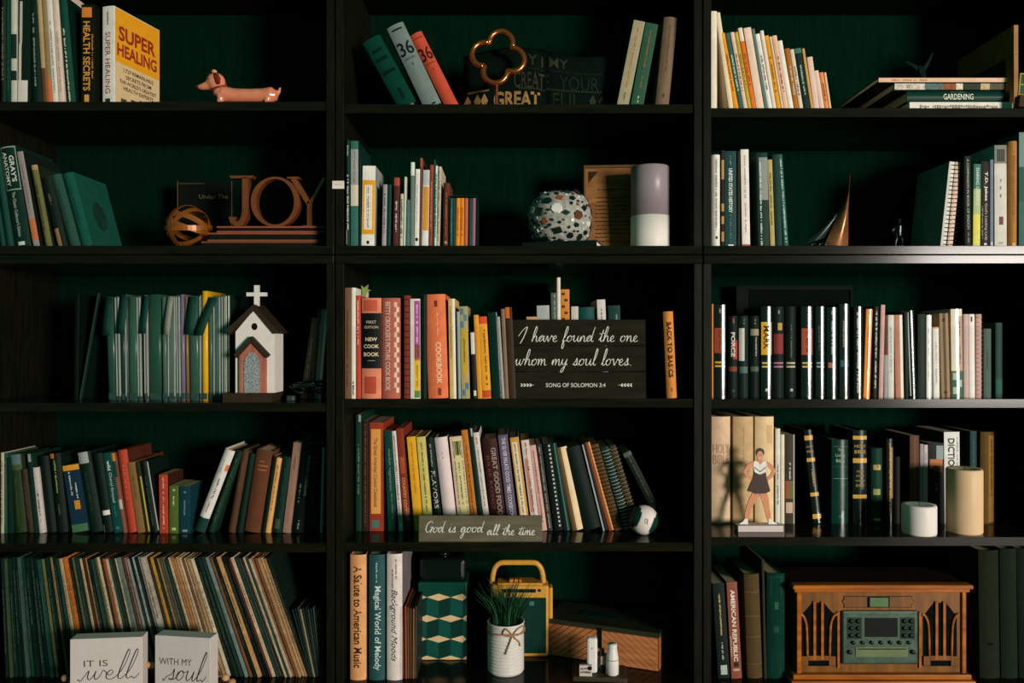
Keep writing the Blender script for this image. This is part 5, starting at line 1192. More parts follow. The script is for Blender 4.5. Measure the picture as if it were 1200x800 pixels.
d = .05; m = MP(d)
ro = thing('coiled_cable', 'loosely coiled dark cable lying between church and side panel', 'cable', (UX(357, d), d + .02, zs))
bm = NB(); pts = []
for i in range(90):
    a = i / 90 * 5.2 * math.pi
    pts.append((math.cos(a) * (.043 - .004 * math.sin(a * .7)), math.sin(a) * .03 + .02, .008 + .028 * abs(math.sin(a * .37)) + i * .0002))
sweep(bm, pts, .0032, 6); ob('cord', bm, M('12201a', .3), ro, True)
bm = NB(); box(bm, -.05, -.03, -.01, .01, 0, .014, .003); ob('plug', bm, M('3a4a42', .3), ro)

# ---- third shelf, middle: plank sign; bookmark
zs = SZ(3, 2); d = -.0; m = MP(0)
sg = thing('plank_sign', 'dark plank sign with white handwriting across three boards', 'sign', (UX(678), .003, zs), (math.radians(-3), 0, 0))
wS = 79.5 * m; hS = (467 - 374) * m
sw = wood('sign_wood', '16140c', '211d12', .85, (1.5, 10, 10), 7, .15, .08)
for k, (a, b) in enumerate(((0, .335), (.342, .665), (.672, 1))):
    bm = NB(); box(bm, -wS, wS, 0, .012, a * hS, b * hS, .0008); ob('board', bm, sw, sg)
for x in (-.1, .1):
    bm = NB(); box(bm, x - .012, x + .012, .0121, .018, .01, hS - .01); ob('batten', bm, sw, sg)
script('I have found the one', -wS * .9, wS * .88, hS * .72, hS * .075, -.0006, .0016, CHALK, sg, slant=.2, asc=1.25)
script('whom my soul loves.', -wS * .94, wS * .8, hS * .42, hS * .08, -.0006, .0016, CHALK, sg, slant=.2, asc=1.25)
flat_text('SONG OF SOLOMON 3:4', -wS * .48, wS * .40, hS * .145, hS * .195, -.0006, CHALK, sg)
for s_ in (-1, 1):
    V = []; P = []; x0 = -wS * .76 if s_ < 0 else wS * .70
    for k in range(4):
        for up in (-1, 1):
            cx = x0 + s_ * (-wS * .0) + (-s_) * k * -.0 + (k * .0075 - .010) * (1 if s_ < 0 else -1); cz = hS * .17
            n = len(V); dx = -.006 if s_ < 0 else .006
            V += [(cx, -.0006, cz), (cx + dx * .4, -.0006, cz + up * .0035), (cx + dx, -.0006, cz + up * .004), (cx + dx * .8, -.0006, cz + up * .0012)]; P.append((n, n + 1, n + 2, n + 3))
    n = len(V); e = .018 if s_ < 0 else -.018
    V += [(x0 - .6 * e, -.0006, hS * .17 - .0004), (x0 + e, -.0006, hS * .17 - .0004), (x0 + e, -.0006, hS * .17 + .0004), (x0 - .6 * e, -.0006, hS * .17 + .0004)]; P.append((n, n + 1, n + 2, n + 3))
    ob('leaf_sprig', mesh_from(V, P), CHALK, sg)
ro = thing('leaf_bookmark', 'green leaf shaped bookmark above the red paperback', 'bookmark', (UX(421), .07, UZ(347, 0) + .0005))
bm = NB(); prism(bm, [(x * m, z * m) for x, z in ((-2, 0), (1, 0), (3, 6), (8, 9), (4, 10), (5, 16), (0, 12), (-4, 15), (-3, 8))], 0, .0012); ob('leaf', bm, M('7d8a48', .6), ro)

# dark board behind novels (third shelf right)
zs = SZ(3, 3); d = .30; m = MP(d)
ro = thing('picture_board', 'large black framed board standing behind the novels', 'frame', (UX(864, d), d, zs), (math.radians(-2), 0, 0))
wB = (1001 - 864) * m; hB = UZ(334, d) - zs
bm = NB(); box(bm, .02, wB - .004, .004, .012, .004, hB - .012); ob('panel', bm, M('08110c', .9), ro)
for bx in ((0, wB, 0, .015, hB - .012, hB), (0, wB, 0, .015, 0, .012), (0, .034, 0, .0148, .012, hB - .012), (wB - .006, wB, 0, .0148, .012, hB - .012)):
    bm = NB(); box(bm, *bx, .0008); ob('frame_side', bm, M('0d1712', .8), ro)

# ---- fourth shelf, middle: small sign and ball
zs = SZ(4, 2); d = .012; m = MP(d)
sg = thing('plank_sign', 'narrow olive-grey sign reading God is good all the time', 'sign', (UX(490.5, d), d, zs), (math.radians(-6), 0, 0))
wS = 145 * m; hS = 30 * m
bm = NB(); box(bm, 0, wS, 0, .014, 0, hS, .001); ob('board', bm, wood('olive_board', '4a4534', '5f5844', .6, (1.5, 8, 8), 7), sg)
script('God is good', wS * .05, wS * .52, hS * .36, hS * .2, -.0006, .0017, CHALK, sg, slant=.2)
script('all the time', wS * .55, wS * .94, hS * .26, hS * .18, -.0006, .0017, CHALK, sg, slant=.2)
d = .05; m = MP(d); R = 17.5 * m
ro = thing('ball', 'white and dark green stitched ball on the fourth shelf', 'ball', (UX(757, d), d + R, zs + R), (0, math.radians(22), 0))
bmw, bmd = NB(), NB()
bm = NB(); bmesh.ops.create_uvsphere(bm, u_segments=40, v_segments=28, radius=R)
bmesh.ops.rotate(bm, verts=bm.verts, matrix=Matrix.Rotation(math.pi / 2, 3, 'Y'))
me = bpy.data.meshes.new('shell'); 
for f in bm.faces:
    c = f.calc_center_median(); f.smooth = True
    lim = R * (.42 + .30 * (c.z / R) ** 2)
    f.material_index = 1 if abs(c.x) > lim and c.y < R else 0
bm.to_mesh(me); bm.free(); me.materials.append(M('d0c4bc', .45, .06)); me.materials.append(M('123c32', .3, .15))
ob('shell', me, None, ro)
bm = NB()
for s_ in (-1, 1):
    for k in range(-8, 9):
        zz = R * k / 9.5; xx = s_ * R * (.42 + .30 * (zz / R) ** 2); q = R * R - xx * xx - zz * zz
        if q > 0: box(bm, xx - .0028, xx + .0028, -math.sqrt(q) - .0006, -math.sqrt(q) + .002, zz - .0004, zz + .0004)
ob('stitching', bm, M('3a3430', .6), ro)
flat_text('OL', -R * .12, R * .16, -R * .05, R * .3, -R - .0004, M('5a5450', .6), ro)

# ---- fourth shelf, right: candles, photo standee
zs = SZ(4, 3)
candle(1130, .015, 550, 19.5, zs, 'tall cream pillar candle in front of the dictionary', 'c8a982', dip=.006)
candle(1077, -.0 + .001, 592.5, 19, zs, 'short white pillar candle left of the tall cream one', 'cfc6be', dip=.002)
d = .075; m = MP(d)
stn = thing('photo_standee', 'cut-out photo standee of a person in cheer uniform, hands on hips', 'standee', (UX(890, d), d, zs))
by = UZ(0, d); zpx = lambda py: (UZ(py, d) - zs)
def S2(zx, zy): return ((820 + zx / 5.16 - 890) * m, zpx(475 + zy / 5.16) )
off = S2(0, 737)[1]                                          # base sits on the shelf
def S3(zx, zy): x, z = S2(zx, zy); return (x, z - off)
def limb(pts, wid): return stroke_prism([S3(*p) for p in pts], [w / 5.16 * m for w in wid])
skin = M('bd7c55', .35, .1)
def flatp(poly, y, hx, nm, mat=None, par=None): 
    bm = NB(); prism(bm, poly, y, .006); return ob(nm, bm, mat or M(hx, .35, .1), par or stn)
flatp(limb([(350, 505), (318, 560), (300, 600), (290, 640), (283, 685)], [46, 40, 32, 30, 20]), .002, '', 'leg', skin)
flatp(limb([(383, 505), (400, 560), (408, 600), (416, 640), (424, 685)], [46, 40, 32, 30, 20]), .002, '', 'leg', skin)
flatp(limb([(330, 330), (300, 350), (275, 382), (290, 410), (325, 432)], [26, 28, 22, 22, 18]), .0018, '', 'arm', skin)
flatp(limb([(400, 330), (430, 350), (450, 378), (438, 408), (408, 432)], [26, 28, 22, 22, 18]), .0018, '', 'arm', skin)
flatp([S3(366 + 27 * math.cos(a), 268 + 28 * math.sin(a)) for a in [i * math.pi / 10 for i in range(20)]], .0022, '2a1810', 'hair')
face = flatp([S3(366 + 19 * math.cos(a), 285 + 27 * math.sin(a)) for a in [i * math.pi / 10 for i in range(20)]], .0014, '', 'face', skin)
flatp([S3(*p) for p in ((355, 300), (378, 300), (382, 330), (350, 330))], .0016, '', 'neck', skin)
for ex in (358, 374): flatp([S3(ex + 3 * math.cos(a), 280 + 2 * math.sin(a)) for a in [i * math.pi / 4 for i in range(8)]], .0012, '1c120c', 'eye', None, face)
flatp([S3(*p) for p in ((364.5, 284), (368, 284), (370, 292), (362.5, 292))], .0012, 'a0603f', 'nose', None, face)
flatp([S3(*p) for p in ((357, 298), (375, 298), (370, 303), (362, 303))], .0012, 'c8b4a8', 'mouth', None, face)
flatp([S3(*p) for p in ((330, 318), (348, 320), (366, 340), (384, 320), (402, 318), (406, 345), (400, 372), (398, 398), (335, 398), (330, 372), (325, 345))], .001, 'cfcac4', 'vest')
flatp([S3(*p) for p in ((330, 352), (366, 380), (402, 352), (402, 358), (366, 387), (330, 358))], .0006, '3a3c44', 'chevron_trim')
skirt = flatp([S3(*p) for p in ((332, 385), (366, 402), (400, 385), (406, 420), (428, 500), (405, 512), (384, 516), (362, 514), (340, 518), (318, 508), (289, 500), (318, 430))], .0008, '35201a', 'skirt')
for q in ((305, 505, 330, 425), (345, 515, 352, 425), (382, 514, 375, 425), (408, 510, 395, 425)):
    flatp([S3(q[0], q[1]), S3(q[0] + 4, q[1]), S3(q[2] + 2, q[3]), S3(q[2], q[3])], .0003, '5a2a22', 'pleat', None, skirt)
for s_, cx in ((-1, 268), (1, 442)):
    flatp([S3(*p) for p in ((cx + s_ * 26, 708), (cx - s_ * 26, 706), (cx - s_ * 24, 668), (cx - s_ * 6, 668), (cx + s_ * 6, 686), (cx + s_ * 26, 696))], .0012, 'd2ccc6', 'shoe')
x0, x1 = S3(220, 0)[0], S3(492, 0)[0]
bm = NB(); box(bm, x0, x1, -.018, .022, 0, S3(0, 700)[1] + .0, .001); ob('base', bm, M('c0b0ac', .4, .06), stn)

# ---- bottom shelf, left: box signs and beads
zs = SZ(5, 1)
def boxsign(px0, px1, d, ytop, rot, lab, lines):
    m = MP(d); w = (px1 - px0) * m / math.cos(rot); h = UZ(ytop, d) - zs
    ro = thing('box_sign', lab, 'sign', (UX(px0, d), d, zs), (0, 0, rot), 'white box signs')
    bm = NB(); box(bm, 0, w, 0, .038, 0, h, .0012); ob('block', bm, M('bdb3ac', .6, .04), ro)
    lines(ro, w, h)
def l1(ro, w, h):
    flat_text('IT IS', w * .19, w * .52, h * .53, h * .635, -.0006, M('4a4844', .6), ro)
    script('well', w * .2, w * .84, h * .31, h * .15, -.0006, .002, INK, ro, slant=.3, swash=.5, asc=1.75)
def l2(ro, w, h):
    flat_text('WITH MY', w * .08, w * .67, h * .52, h * .63, -.0006, M('4a4844', .6), ro)
    script('soul', w * .22, w * .82, h * .27, h * .16, -.0006, .002, INK, ro, slant=.3, swash=.45, asc=1.6)
boxsign(82, 163, -.085, 749, math.radians(6), 'white box sign lettered IT IS well, in front of the records', l1)
boxsign(181.5, 250, -.062, 744, math.radians(-8), 'white box sign lettered WITH MY soul, in front of the records', l2)
ga = thing('bead_garland', 'string of pale wooden beads weaving behind the white box signs', 'garland', (UX(171, -.03), -.03, zs))
m = MP(-.03); path = []
bp_ = [(76, 794, -.045, '8a6a54'), (84, 797, -.035, 'a87a58'), (165, 783, -.02, 'a87a58'), (172, 779, -.035, 'b07848'), (177.5, 779.5, -.008, 'c4a49a'), (255, 790, -.005, 'a87a58'), (264.5, 793.5, -.05, 'b58a62'), (272, 799, -.045, '9a7450')]
for px, py, y, hx in bp_:
    c = Vector((UX(px, y) - UX(171, -.03), y + .03, max(UZ(py, y) - zs, 4.4 * m)))
    path.append(c)
    bm = NB(); r = 4.3 * m
    lathe(bm, [(.0012, -r * .93), (r * .55, -r * .82), (r * .9, -r * .42), (r, 0), (r * .9, r * .42), (r * .55, r * .82), (.0012, r * .93)], 16, c); ob('bead', bm, M(hx, .45, .15), ga, True)
cp = catmull([tuple(p) for p in path], 6)
bm = NB(); sweep(bm, cp, .0009, 5); ob('string', bm, M('9a8464', .8), ga)

# ---- bottom shelf, middle
zs = SZ(5, 2); d = .15; m = MP(d)
gb = thing('patterned_tin', 'green tin with cream tumbling-block pattern and a dark lid', 'tin', (UX(518.5, d), d, zs))
w = 28.7 * m; h = UZ(682, d) - zs; X = lambda px: (px - 518.5) * m; Zp = lambda py: UZ(py, d) - zs
bm = NB(); box(bm, -w, w, 0, .1, .0, h, .003); gb_body = ob('body', bm, M('0d4a3a', .3, .08), gb)
bm = NB(); box(bm, -w + .004, w - .004, .004, .096, h + .0002, h + 27 * m, .012); ob('lid', bm, M('0f1c17', .15, .1), gb)
bm = NB(); lathe(bm, [(0, 0), (.012, 0), (.014, .004), (.008, .008), (0, .009)], 16, (0, .05, h + 27 * m)); ob('knob', bm, M('0f1c17', .15), gb, True)
cre, lg, dg = M('c4a87c', .4, .1), M('12574a', .35, .1), M('0a3a30', .35, .1)
def quad(nm, mat, pts, y=-.0005):
    cl = [(min(max(X(x), -w + .001), w - .001), y, max(Zp(z), .001)) for x, z in pts]
    ob(nm, mesh_from(cl, [tuple(range(len(cl)))]), mat, gb_body)
for r, cy in enumerate((699.5, 724.5, 748.5, 772)):
    for k in range(-1, 4):
        cx = 514 - 28 + k * 28 + (14 if r % 2 else 0)
        if cx - 13 > 547 or cx + 13 < 490: continue
        quad('pattern_diamond', cre, ((cx - 14, cy), (cx, cy + 4.2), (cx + 14, cy), (cx, cy - 4.2)))
        if r < 3:
            quad('pattern_block', lg, ((cx - 14, cy), (cx, cy + 4.2), (cx, cy + 20.5), (cx - 14, cy + 24.5)), -.0003)
            quad('pattern_block', dg, ((cx, cy + 4.2), (cx + 14, cy), (cx + 14, cy + 24.5), (cx, cy + 20.5)), -.0003)

# toy radio with handle
d = .17; m = MP(d)
ra = thing('portable_radio', 'yellow retro portable radio with carrying handle behind the plant', 'radio', (UX(608, d), d, zs))
X = lambda px: (px - 608) * m; Zp = lambda py: UZ(py, d) - zs
ym = M('bd8a34', .35, .1); dk = M('12231d', .3, .1)
bm = NB(); box(bm, X(575), X(643), 0, .06, 0, Zp(686), .006); ob('body', bm, ym, ra)
bm = NB(); box(bm, X(577), X(640), -.0012, .003, .01, Zp(700), .001); ob('speaker_panel', bm, M('123830', .3, .2), ra)
bm = NB(); box(bm, X(588), X(628), -.0012, .003, Zp(694), Zp(690)); ob('dial', bm, dk, ra)
bm = NB(); box(bm, X(620), X(626), -.0022, .003, Zp(709), Zp(704)); ob('badge', bm, M('4a8078', .4), ra)
bm = NB(); lathe(bm, [(0, 0), (.004, 0), (.0035, .004), (0, .004)], 14); bmesh.ops.rotate(bm, verts=bm.verts, matrix=Matrix.Rotation(math.pi / 2, 3, 'X'))
o = ob('tuning_knob', bm, dk, ra, True); o.location = (X(632.5), 0, Zp(691.5))
for k, (a, b) in enumerate(((597, 601.5), (602.5, 607), (608, 611))):
    bm = NB(); box(bm, X(a), X(b), .01, .03, Zp(686) - .001, Zp(680), .001); ob('button', bm, M('b5742a', .35), ra)
hp = [(X(x), .03, Zp(y)) for x, y in ((576, 690), (577, 678), (580, 668), (586, 663), (596, 662.5), (608, 662.5), (622, 662.5), (629, 663.5), (634, 669), (636.5, 678), (637.5, 690))]
bm = NB(); sweep(bm, catmull(hp, 3), 3.3 * m, 8, sy=.8); ob('handle', bm, ym, ra, True)
bm = NB(); box(bm, X(643.2), X(648), .012, .05, Zp(730), Zp(690), .004); ob('side_grip', bm, ym, ra)
bm = NB(); box(bm, X(583), X(636), .004, .056, Zp(686) + .0001, Zp(683.5), .001); ob('top_rail', bm, ym, ra)

# planted tin can
d = .035; m = MP(d); px = 592.5
pt = thing('potted_plant', 'grass in a ribbed white tin can tied with twine', 'plant', (UX(px, d), d + 22 * m, zs))
Hc = 60 * m; Rc = 22 * m; prof = [(0, 0), (Rc * .93, 0), (Rc * .97, .003)]
for k in range(11):
    z0 = .006 + k * (Hc * .72 / 11)
    prof += [(Rc, z0), (Rc, z0 + Hc * .024), (Rc * .95, z0 + Hc * .72 / 22), (Rc * .95, z0 + Hc * .045)]
prof += [(Rc, Hc * .8), (Rc, Hc * .97), (Rc * 1.03, Hc * .985), (Rc * 1.0, Hc), (Rc * .95, Hc * .99), (Rc * .93, Hc * .85), (0, Hc * .85)]
bm = NB(); lathe(bm, prof, 32); ob('tin_can', bm, M('c2bcb4', .35, .08), pt, True)
bm = NB(); lathe(bm, [(0, 0), (Rc * .92, 0), (Rc * .92, .004), (0, .006)], 24, (0, 0, Hc * .86)); ob('soil', bm, M('1c1710', .9, .4), pt)
rnd = random.Random(4)
for k in range(230):
    a = rnd.uniform(0, 6.283); r = rnd.uniform(0, Rc * .8); h = rnd.uniform(30, 56) * m; lean = rnd.uniform(.05, .7) * (r / Rc + .15)
    bx, by_ = r * math.cos(a), r * math.sin(a); bm = NB(); wd = rnd.uniform(.0018, .0032); ta = rnd.uniform(0, 3.14)
    V = []
    for i in range(5):
        u = i / 4; cx = bx + math.cos(a) * lean * h * u * u * 1.1; cy = by_ + math.sin(a) * lean * h * u * u * 1.1; cz = Hc * .88 + h * u * (1 - .25 * lean * u)
        ww = wd * (1 - u * .85)
        V += [(cx - ww * math.cos(ta), cy - ww * math.sin(ta), cz), (cx + ww * math.cos(ta), cy + ww * math.sin(ta), cz)]
    bm.free()
    ob('grass_blade', mesh_from(V, [(2 * i, 2 * i + 1, 2 * i + 3, 2 * i + 2) for i in range(4)]), M(rnd.choice(('1c4a2c', '245634', '163c26', '2c5c34')), .5, .2), pt, True)
tw = M('8f6f48', .85, .3, scale=200, bump=.6)
bm = NB(); sweep(bm, [(Rc * 1.03 * math.cos(a), Rc * 1.03 * math.sin(a), Hc * .83 + .002 * math.sin(3 * a)) for a in [i * math.pi / 16 for i in range(32)]], .0022, 6, closed=True); ob('twine', bm, tw, pt, True)
for q in ([(8, 0), (14, 6), (20, 7), (22, 2), (15, -1), (8, 0)], [(8, 0), (3, 6), (0, 8), (-3, 3), (2, -1), (8, 0)], [(8, 0), (5, -8), (2, -16), (0, -22)], [(8, 0), (12, -5), (16, -10), (17, -15)]):
    bm = NB(); sweep(bm, catmull([(x * m, -math.sqrt(max(Rc ** 2 - (x * m) ** 2, .0001)) - .003, Hc * .83 + z * m) for x, z in q], 4), .0018, 6); ob('twine_bow', bm, tw, pt, True)

# chevron wooden box
wb = thing('wooden_box', 'wooden chest with chevron front and dark lid, turned at an angle', 'box', (UX(639, .19), .19, zs))
P0 = Vector((UX(639, .19), .19)); P1 = Vector((UX(772, .073), .073)); wv = (P1 - P0); Wd = wv.length
wb.rotation_euler[2] = math.atan2(wv.y, wv.x)
Hb = .088; Db = .15
ow = wood('box_wood', '9a5e38', 'bb7848', .5, (1, 1, 9), 9); dw = wood('box_lid_wood', '1c2418', '2a2c1a', .55, (1.5, 9, 9), 7)
gr_ = M('4a2c18', .7)
for nm, bx, mt in (('front_panel', (0, Wd, .0, .008, 0, Hb), gr_), ('side_panel', (0, .008, .0082, Db, 0, Hb), ow), ('side_panel', (Wd - .008, Wd, .0082, Db, 0, Hb), ow), ('back_panel', (.0082, Wd - .0082, Db - .008, Db, 0, Hb), ow), ('base', (.0082, Wd - .0082, .0082, Db - .0082, 0, .006), ow)):
    bm = NB(); box(bm, *bx, .0008); ob(nm, bm, mt, wb)
bm = NB(); box(bm, -.003, Wd + .003, -.003, Db + .003, Hb + .0004, Hb + .012, .0012); lid = ob('lid', bm, dw, wb)
bm = NB(); box(bm, Wd * .25, Wd * .6, Db * .35, Db * .7, Hb + .0122, Hb + .0128); ob('lid_inlay', bm, M('123a34', .3, .2), wb)
n = 0
for s_ in (-1, 1):                                          # chevron planks as raised slats
    cx = Wd / 2; k = 0
    sp = .0215; a = -Hb
    while a < Wd / 2 + Hb:
        pts = []
        # slanted strip between lines: u = (x-dist) ; clipped polygon in (u,z), u measured from centre outward
        def cl(u0, u1):
            q = [(u0 + .0, 0), (u1, 0), (u1 + Hb * 1.25, Hb), (u0 + Hb * 1.25, Hb)]
            for axis, lim, sgn in ((0, .004, 1), (0, Wd / 2 - .002, -1)):
                o_ = []
                for i in range(len(q)):
                    p, r = q[i], q[(i + 1) % len(q)]
                    ip = (p[axis] - lim) * sgn >= 0; ir = (r[axis] - lim) * sgn >= 0
                    if ip: o_.append(p)
                    if ip != ir:
                        t = (lim - p[axis]) / (r[axis] - p[axis]); o_.append((p[0] + (r[0] - p[0]) * t, p[1] + (r[1] - p[1]) * t))
                q = o_
                if len(q) < 3: return None
            return q
        q = cl(a, a + sp - .0026)
        if q:
            q = [(cx + s_ * u, min(max(Hb - z, .002), Hb - .002)) for u, z in q]
            bm = NB(); prism(bm, q, -.0022, -.0001); ob('plank', bm, ow, wb)
        a += sp
bm = NB(); box(bm, Wd * .485, Wd * .515, -.006, -.0024, Hb * .45, Hb + .006, .001); ob('latch', bm, M('121814', .35, .1, .5), wb)
bm = NB(); box(bm, Wd * .475, Wd * .56, -.006, -.0024, Hb * .22, Hb * .34, .001); ob('latch_plate', bm, M('121814', .35, .1, .5), wb)

# miniature bottles on a dark base
d = .008; m = MP(d)
mb = thing('bottle_ornament', 'two white miniature bottles on a dark wooden base', 'ornament', (UX(703, d), d, zs), (0, 0, math.radians(-4)))
X = lambda px: (px - 703) * m
bh = .012
bm = NB(); box(bm, X(671), X(735), 0, .085, 0, bh, .002); ob('base', bm, wood('base_wood', '2a2416', '3f3622', .5, (2, 9, 9), 8), mb)
def bot(px, y, R, H, nm, hx, shoulder=.6):
    bm = NB(); lathe(bm, [(0, 0), (R * .8, 0), (R, .003), (R, H * .45), (R * .95, H * .5), (R * .97, H * .53), (R * .93, H * shoulder), (R * .72, H * .86), (R * .70, H * .9), (R * .76, H * .92), (R * .74, H), (0, H)], 22, (X(px), y, bh + .0003)); ob(nm, bm, M(hx, .35, .06), mb, True)
bot(718, .022, 7.6 * m, 36 * m, 'bottle', 'cbc6bf')
bm = NB(); sweep(bm, [(X(718) + 7.5 * m * math.cos(a), .022 + 7.5 * m * math.sin(a), bh + 18.5 * m) for a in [i * math.pi / 10 for i in range(20)]], .0007, 5, closed=True); ob('bottle_string', bm, M('6a665e', .7), mb)
bm = NB(); box(bm, X(688), X(700.5), .022, .044, bh + .0003, bh + 42 * m, .006); ob('carton', bm, M('cbc6bf', .4, .06), mb)
flat_text('x', X(693), X(695), bh + 29 * m, bh + 31 * m, .0214, M('6a4a44', .6), mb)
bm = NB(); box(bm, X(679), X(694), .004, .014, bh + .0003, bh + 13 * m, .001); ob('crate', bm, M('b8aea6', .5, .1), mb)
V = []; P = []; rnd = random.Random(2)
for r in (4, 8):
    for a0, a1, v0, v1 in dashes(X(680.5), X(692.5), .005, rnd):
        n = len(V); V += [(x, .0034, bh + (r + v * 2.4) * m) for x, v in ((a0, v0), (a1, v0), (a1, v1), (a0, v1))]; P.append((n, n + 1, n + 2, n + 3))
ob('crate_print', mesh_from(V, P), M('5a3c38', .6), mb)
bm = NB(); ball(bm, (X(691.5), .004, bh + 10 * m), 2.6 * m); ob('crate_ball', bm, M('13261f', .4), mb, True)
bm = NB(); lathe(bm, [(0, 0), (5 * m, 0), (5 * m, 16 * m), (3 * m, 22 * m), (2.4 * m, 27 * m), (0, 27 * m)], 18, (X(706.5), .04, bh + .0003)); ob('dark_bottle', bm, M('2a4038', .2, .2), mb, True)
bm = NB(); box(bm, X(704.5), X(709.5), .0275, .0285, bh + 10 * m, bh + 20 * m); ob('bottle_label', bm, M('a88a7c', .5, .4, scale=150), mb)

# ---- bottom shelf, right: wooden table radio
zs = SZ(5, 3); d = .015; m = MP(d)
rd = thing('wooden_radio', 'polished wooden table radio with green control panel and arched grilles', 'radio', (UX(1031, d), d, zs))
X = lambda px: (px - 1031) * m; Zp = lambda py: max(UZ(py, d) - zs, 0)
rw = wood('radio_oak', '5a360e', '784a14', .35, (8, 8, 1), 7); rt = wood('radio_trim', '7c4010', 'a45c1a', .25, (1, 8, 8), 7)
dk = M('0c130f', .9)
yb = .15
bm = NB(); box(bm, X(934), X(1130), .0, yb, Zp(788), Zp(693), .002); ob('cabinet', bm, rw, rd)
for nm, a, b, za, zb_, o in (('base_moulding', 924, 1139, 801, 794.5, -.020), ('base_moulding', 927.5, 1136, 794.3, 788.3, -.012), ('top_moulding', 929, 1134, 692.7, 688.5, -.012), ('top_moulding', 926.5, 1136.5, 688.3, 683, -.018)):
    bm = NB(); box(bm, X(a), X(b), o, yb + .008 if nm[0] == 'b' else .012, Zp(za), Zp(zb_), .003); ob(nm, bm, rt, rd)
bm = NB(); box(bm, X(927.5), X(1135.5), .0125, yb + .006, Zp(692.7), Zp(684.5), .002); ob('lid', bm, wood('radio_lid_shaded', '1f140a', '2c1c0e', .6, (1, 8, 8), 7, .15, .08), rd)  # shade on the radio's top is put into this darker wood colour
for a, b in ((933, 938.5), (1126, 1131)):
    bm = NB(); box(bm, X(a), X(b), -.006, .004, Zp(788), Zp(693), .002); ob('corner_post', bm, rt, rd)
def grille(x0, x1):
    cx = (x0 + x1) / 2
    bm = NB(); q = [(X(x0), Zp(780)), (X(x1), Zp(780)), (X(x1), Zp(722)), (X(cx + 12), Zp(712)), (X(cx + 7), Zp(706)), (X(cx - 7), Zp(706)), (X(cx - 12), Zp(712)), (X(x0), Zp(722))]
    prism(bm, q, -.0008, .002); ob('grille_cloth', bm, dk, rd)
    for px in (cx - 4.5, cx + 4.5):
        bm = NB(); box(bm, X(px - 1.7), X(px + 1.7), -.005, -.001, Zp(772), Zp(704), .0008); ob('grille_bar', bm, rt, rd)
    for s_ in (-1, 1):
        bm = NB(); sweep(bm, catmull([(X(cx + s_ * x), -.003, Zp(y)) for x, y in ((13, 768), (13.5, 745), (14.5, 730), (18, 721), (22, 719))], 4), 1.7 * m, 6); ob('grille_bar', bm, rt, rd, True)
        bm = NB(); box(bm, X(cx + s_ * 16 - 4), X(cx + s_ * 16 + 4), -.005, -.001, Zp(779), Zp(768), .0008); ob('grille_foot', bm, rw, rd)
    bm = NB(); box(bm, X(cx - 12), X(cx + 12), -.0048, -.001, Zp(773), Zp(767.5), .0008); ob('grille_rail', bm, rw, rd)
grille(937.5, 979.5); grille(1081.5, 1121)
for px in (982, 1077.5):
    bm = NB(); box(bm, X(px - 1.5), X(px + 1.5), -.004, -.0002, Zp(782), Zp(716), .001); ob('divider_strip', bm, rt, rd)
pm = M('34503c', .35, .5, .3, 60)
bm = NB(); box(bm, X(985.5), X(1074.5), -.008, -.0002, Zp(777), Zp(714.5), .004); cpn = ob('control_panel', bm, pm, rd)
def pb(nm, a, b, za, zb_, y0, y1, mt, bev=.0): 
    bm = NB(); box(bm, X(a), X(b), y0, y1, Zp(zb_), Zp(za), bev); return ob(nm, bm, mt, rd if 'badge' in nm else cpn)
pb('display', 1012, 1050, 722.5, 744.5, -.0095, -.0075, M('080d0b', .5), .0004)
pb('disc_slot', 1001, 1062, 756.5, 768, -.0095, -.0075, M('6a7a50', .35, .2), .0006)
pb('disc_slot_line', 1003, 1060, 758, 759, -.0100, -.0092, dk)
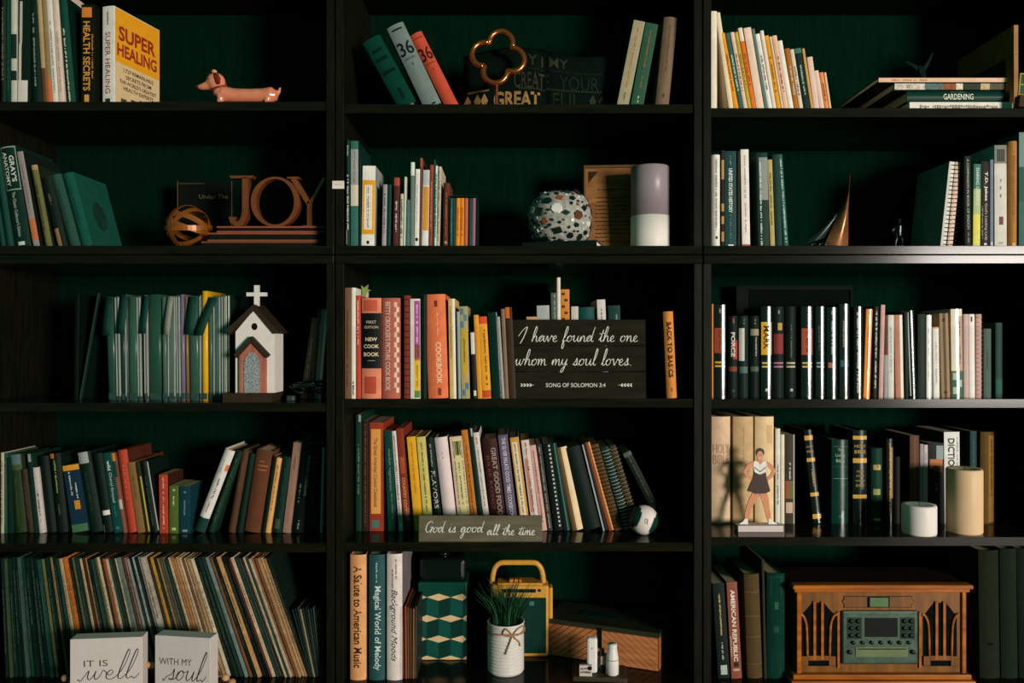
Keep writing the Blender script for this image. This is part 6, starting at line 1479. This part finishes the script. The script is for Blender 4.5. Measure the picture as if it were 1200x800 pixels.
for x0_ in (991, 1053):
    pb('button_bay', x0_, x0_ + 17, 722, 747, -.0090, -.0075, M('22362a', .4), .0004)
    for r in range(3):
        for c in range(2):
            bm = NB(); lathe(bm, [(0, 0), (2.6 * m, 0), (2.3 * m, .004), (0, .0045)], 12); bmesh.ops.rotate(bm, verts=bm.verts, matrix=Matrix.Rotation(math.pi / 2, 3, 'X'))
            o = ob('push_button', bm, M('16241c', .25), cpn, True); o.location = (X(x0_ + 4.5 + c * 8), -.009, Zp(726 + r * 8.3))
for k in range(7):
    bm = NB(); lathe(bm, [(0, 0), (2.4 * m, 0), (2.1 * m, .004), (0, .0045)], 12); bmesh.ops.rotate(bm, verts=bm.verts, matrix=Matrix.Rotation(math.pi / 2, 3, 'X'))
    o = ob('push_button', bm, M('16241c', .25), cpn, True); o.location = (X(998 + k * 10.8), -.008, Zp(751))
for px in (994, 1067.5):
    bm = NB(); lathe(bm, [(0, 0), (2.8 * m, 0), (2.5 * m, .005), (0, .0055)], 14); bmesh.ops.rotate(bm, verts=bm.verts, matrix=Matrix.Rotation(math.pi / 2, 3, 'X'))
    o = ob('control_knob', bm, M('1c2a20', .25), cpn, True); o.location = (X(px), -.008, Zp(762))
q = [(986, 704), (989, 701), (988, 698), (1069, 698), (1068, 701), (1072, 704), (1068, 708), (1069, 711.5), (988, 711.5), (989, 708)]
bm = NB(); prism(bm, [(X(x), Zp(y)) for x, y in q], -.0012, .001); ob('plaque_outline', bm, M('3a2410', .5), rd)
q = [(987.2, 704), (990, 701.5), (989.2, 698.8), (1067.8, 698.8), (1067, 701.5), (1070.8, 704), (1067, 707.5), (1067.8, 710.7), (989.2, 710.7), (990, 707.5)]
bm = NB(); prism(bm, [(X(x), Zp(y)) for x, y in q], -.0020, -.0013); ob('plaque', bm, rw, rd)
pb('badge', 1018, 1040.5, 699.5, 710.5, -.0050, -.0021, M('4a6a3c', .3, .2, .4), .0012)
pb('badge_shadow_frame', 1016, 1042, 698.9, 711, -.0030, -.0021, dk)

# ------------------------------------------------------------------ labels that single out each book
for cell, lst in _count.items():
    lst.sort(key=lambda q: q[0])
    for n, (x, ro, desc) in enumerate(lst):
        ro['label'] = '%s, %s from left, %s shelf, %s bookcase' % (desc, ordn(n + 1), ROWN[cell[0]], COLN[cell[1]])
        ro['group'] = 'books on the %s shelf of the %s bookcase' % (ROWN[cell[0]], COLN[cell[1]])
for o_ in SC.objects:
    if o_.get('label') and len(o_['label'].split()) > 16: print('LONG', o_['label'])
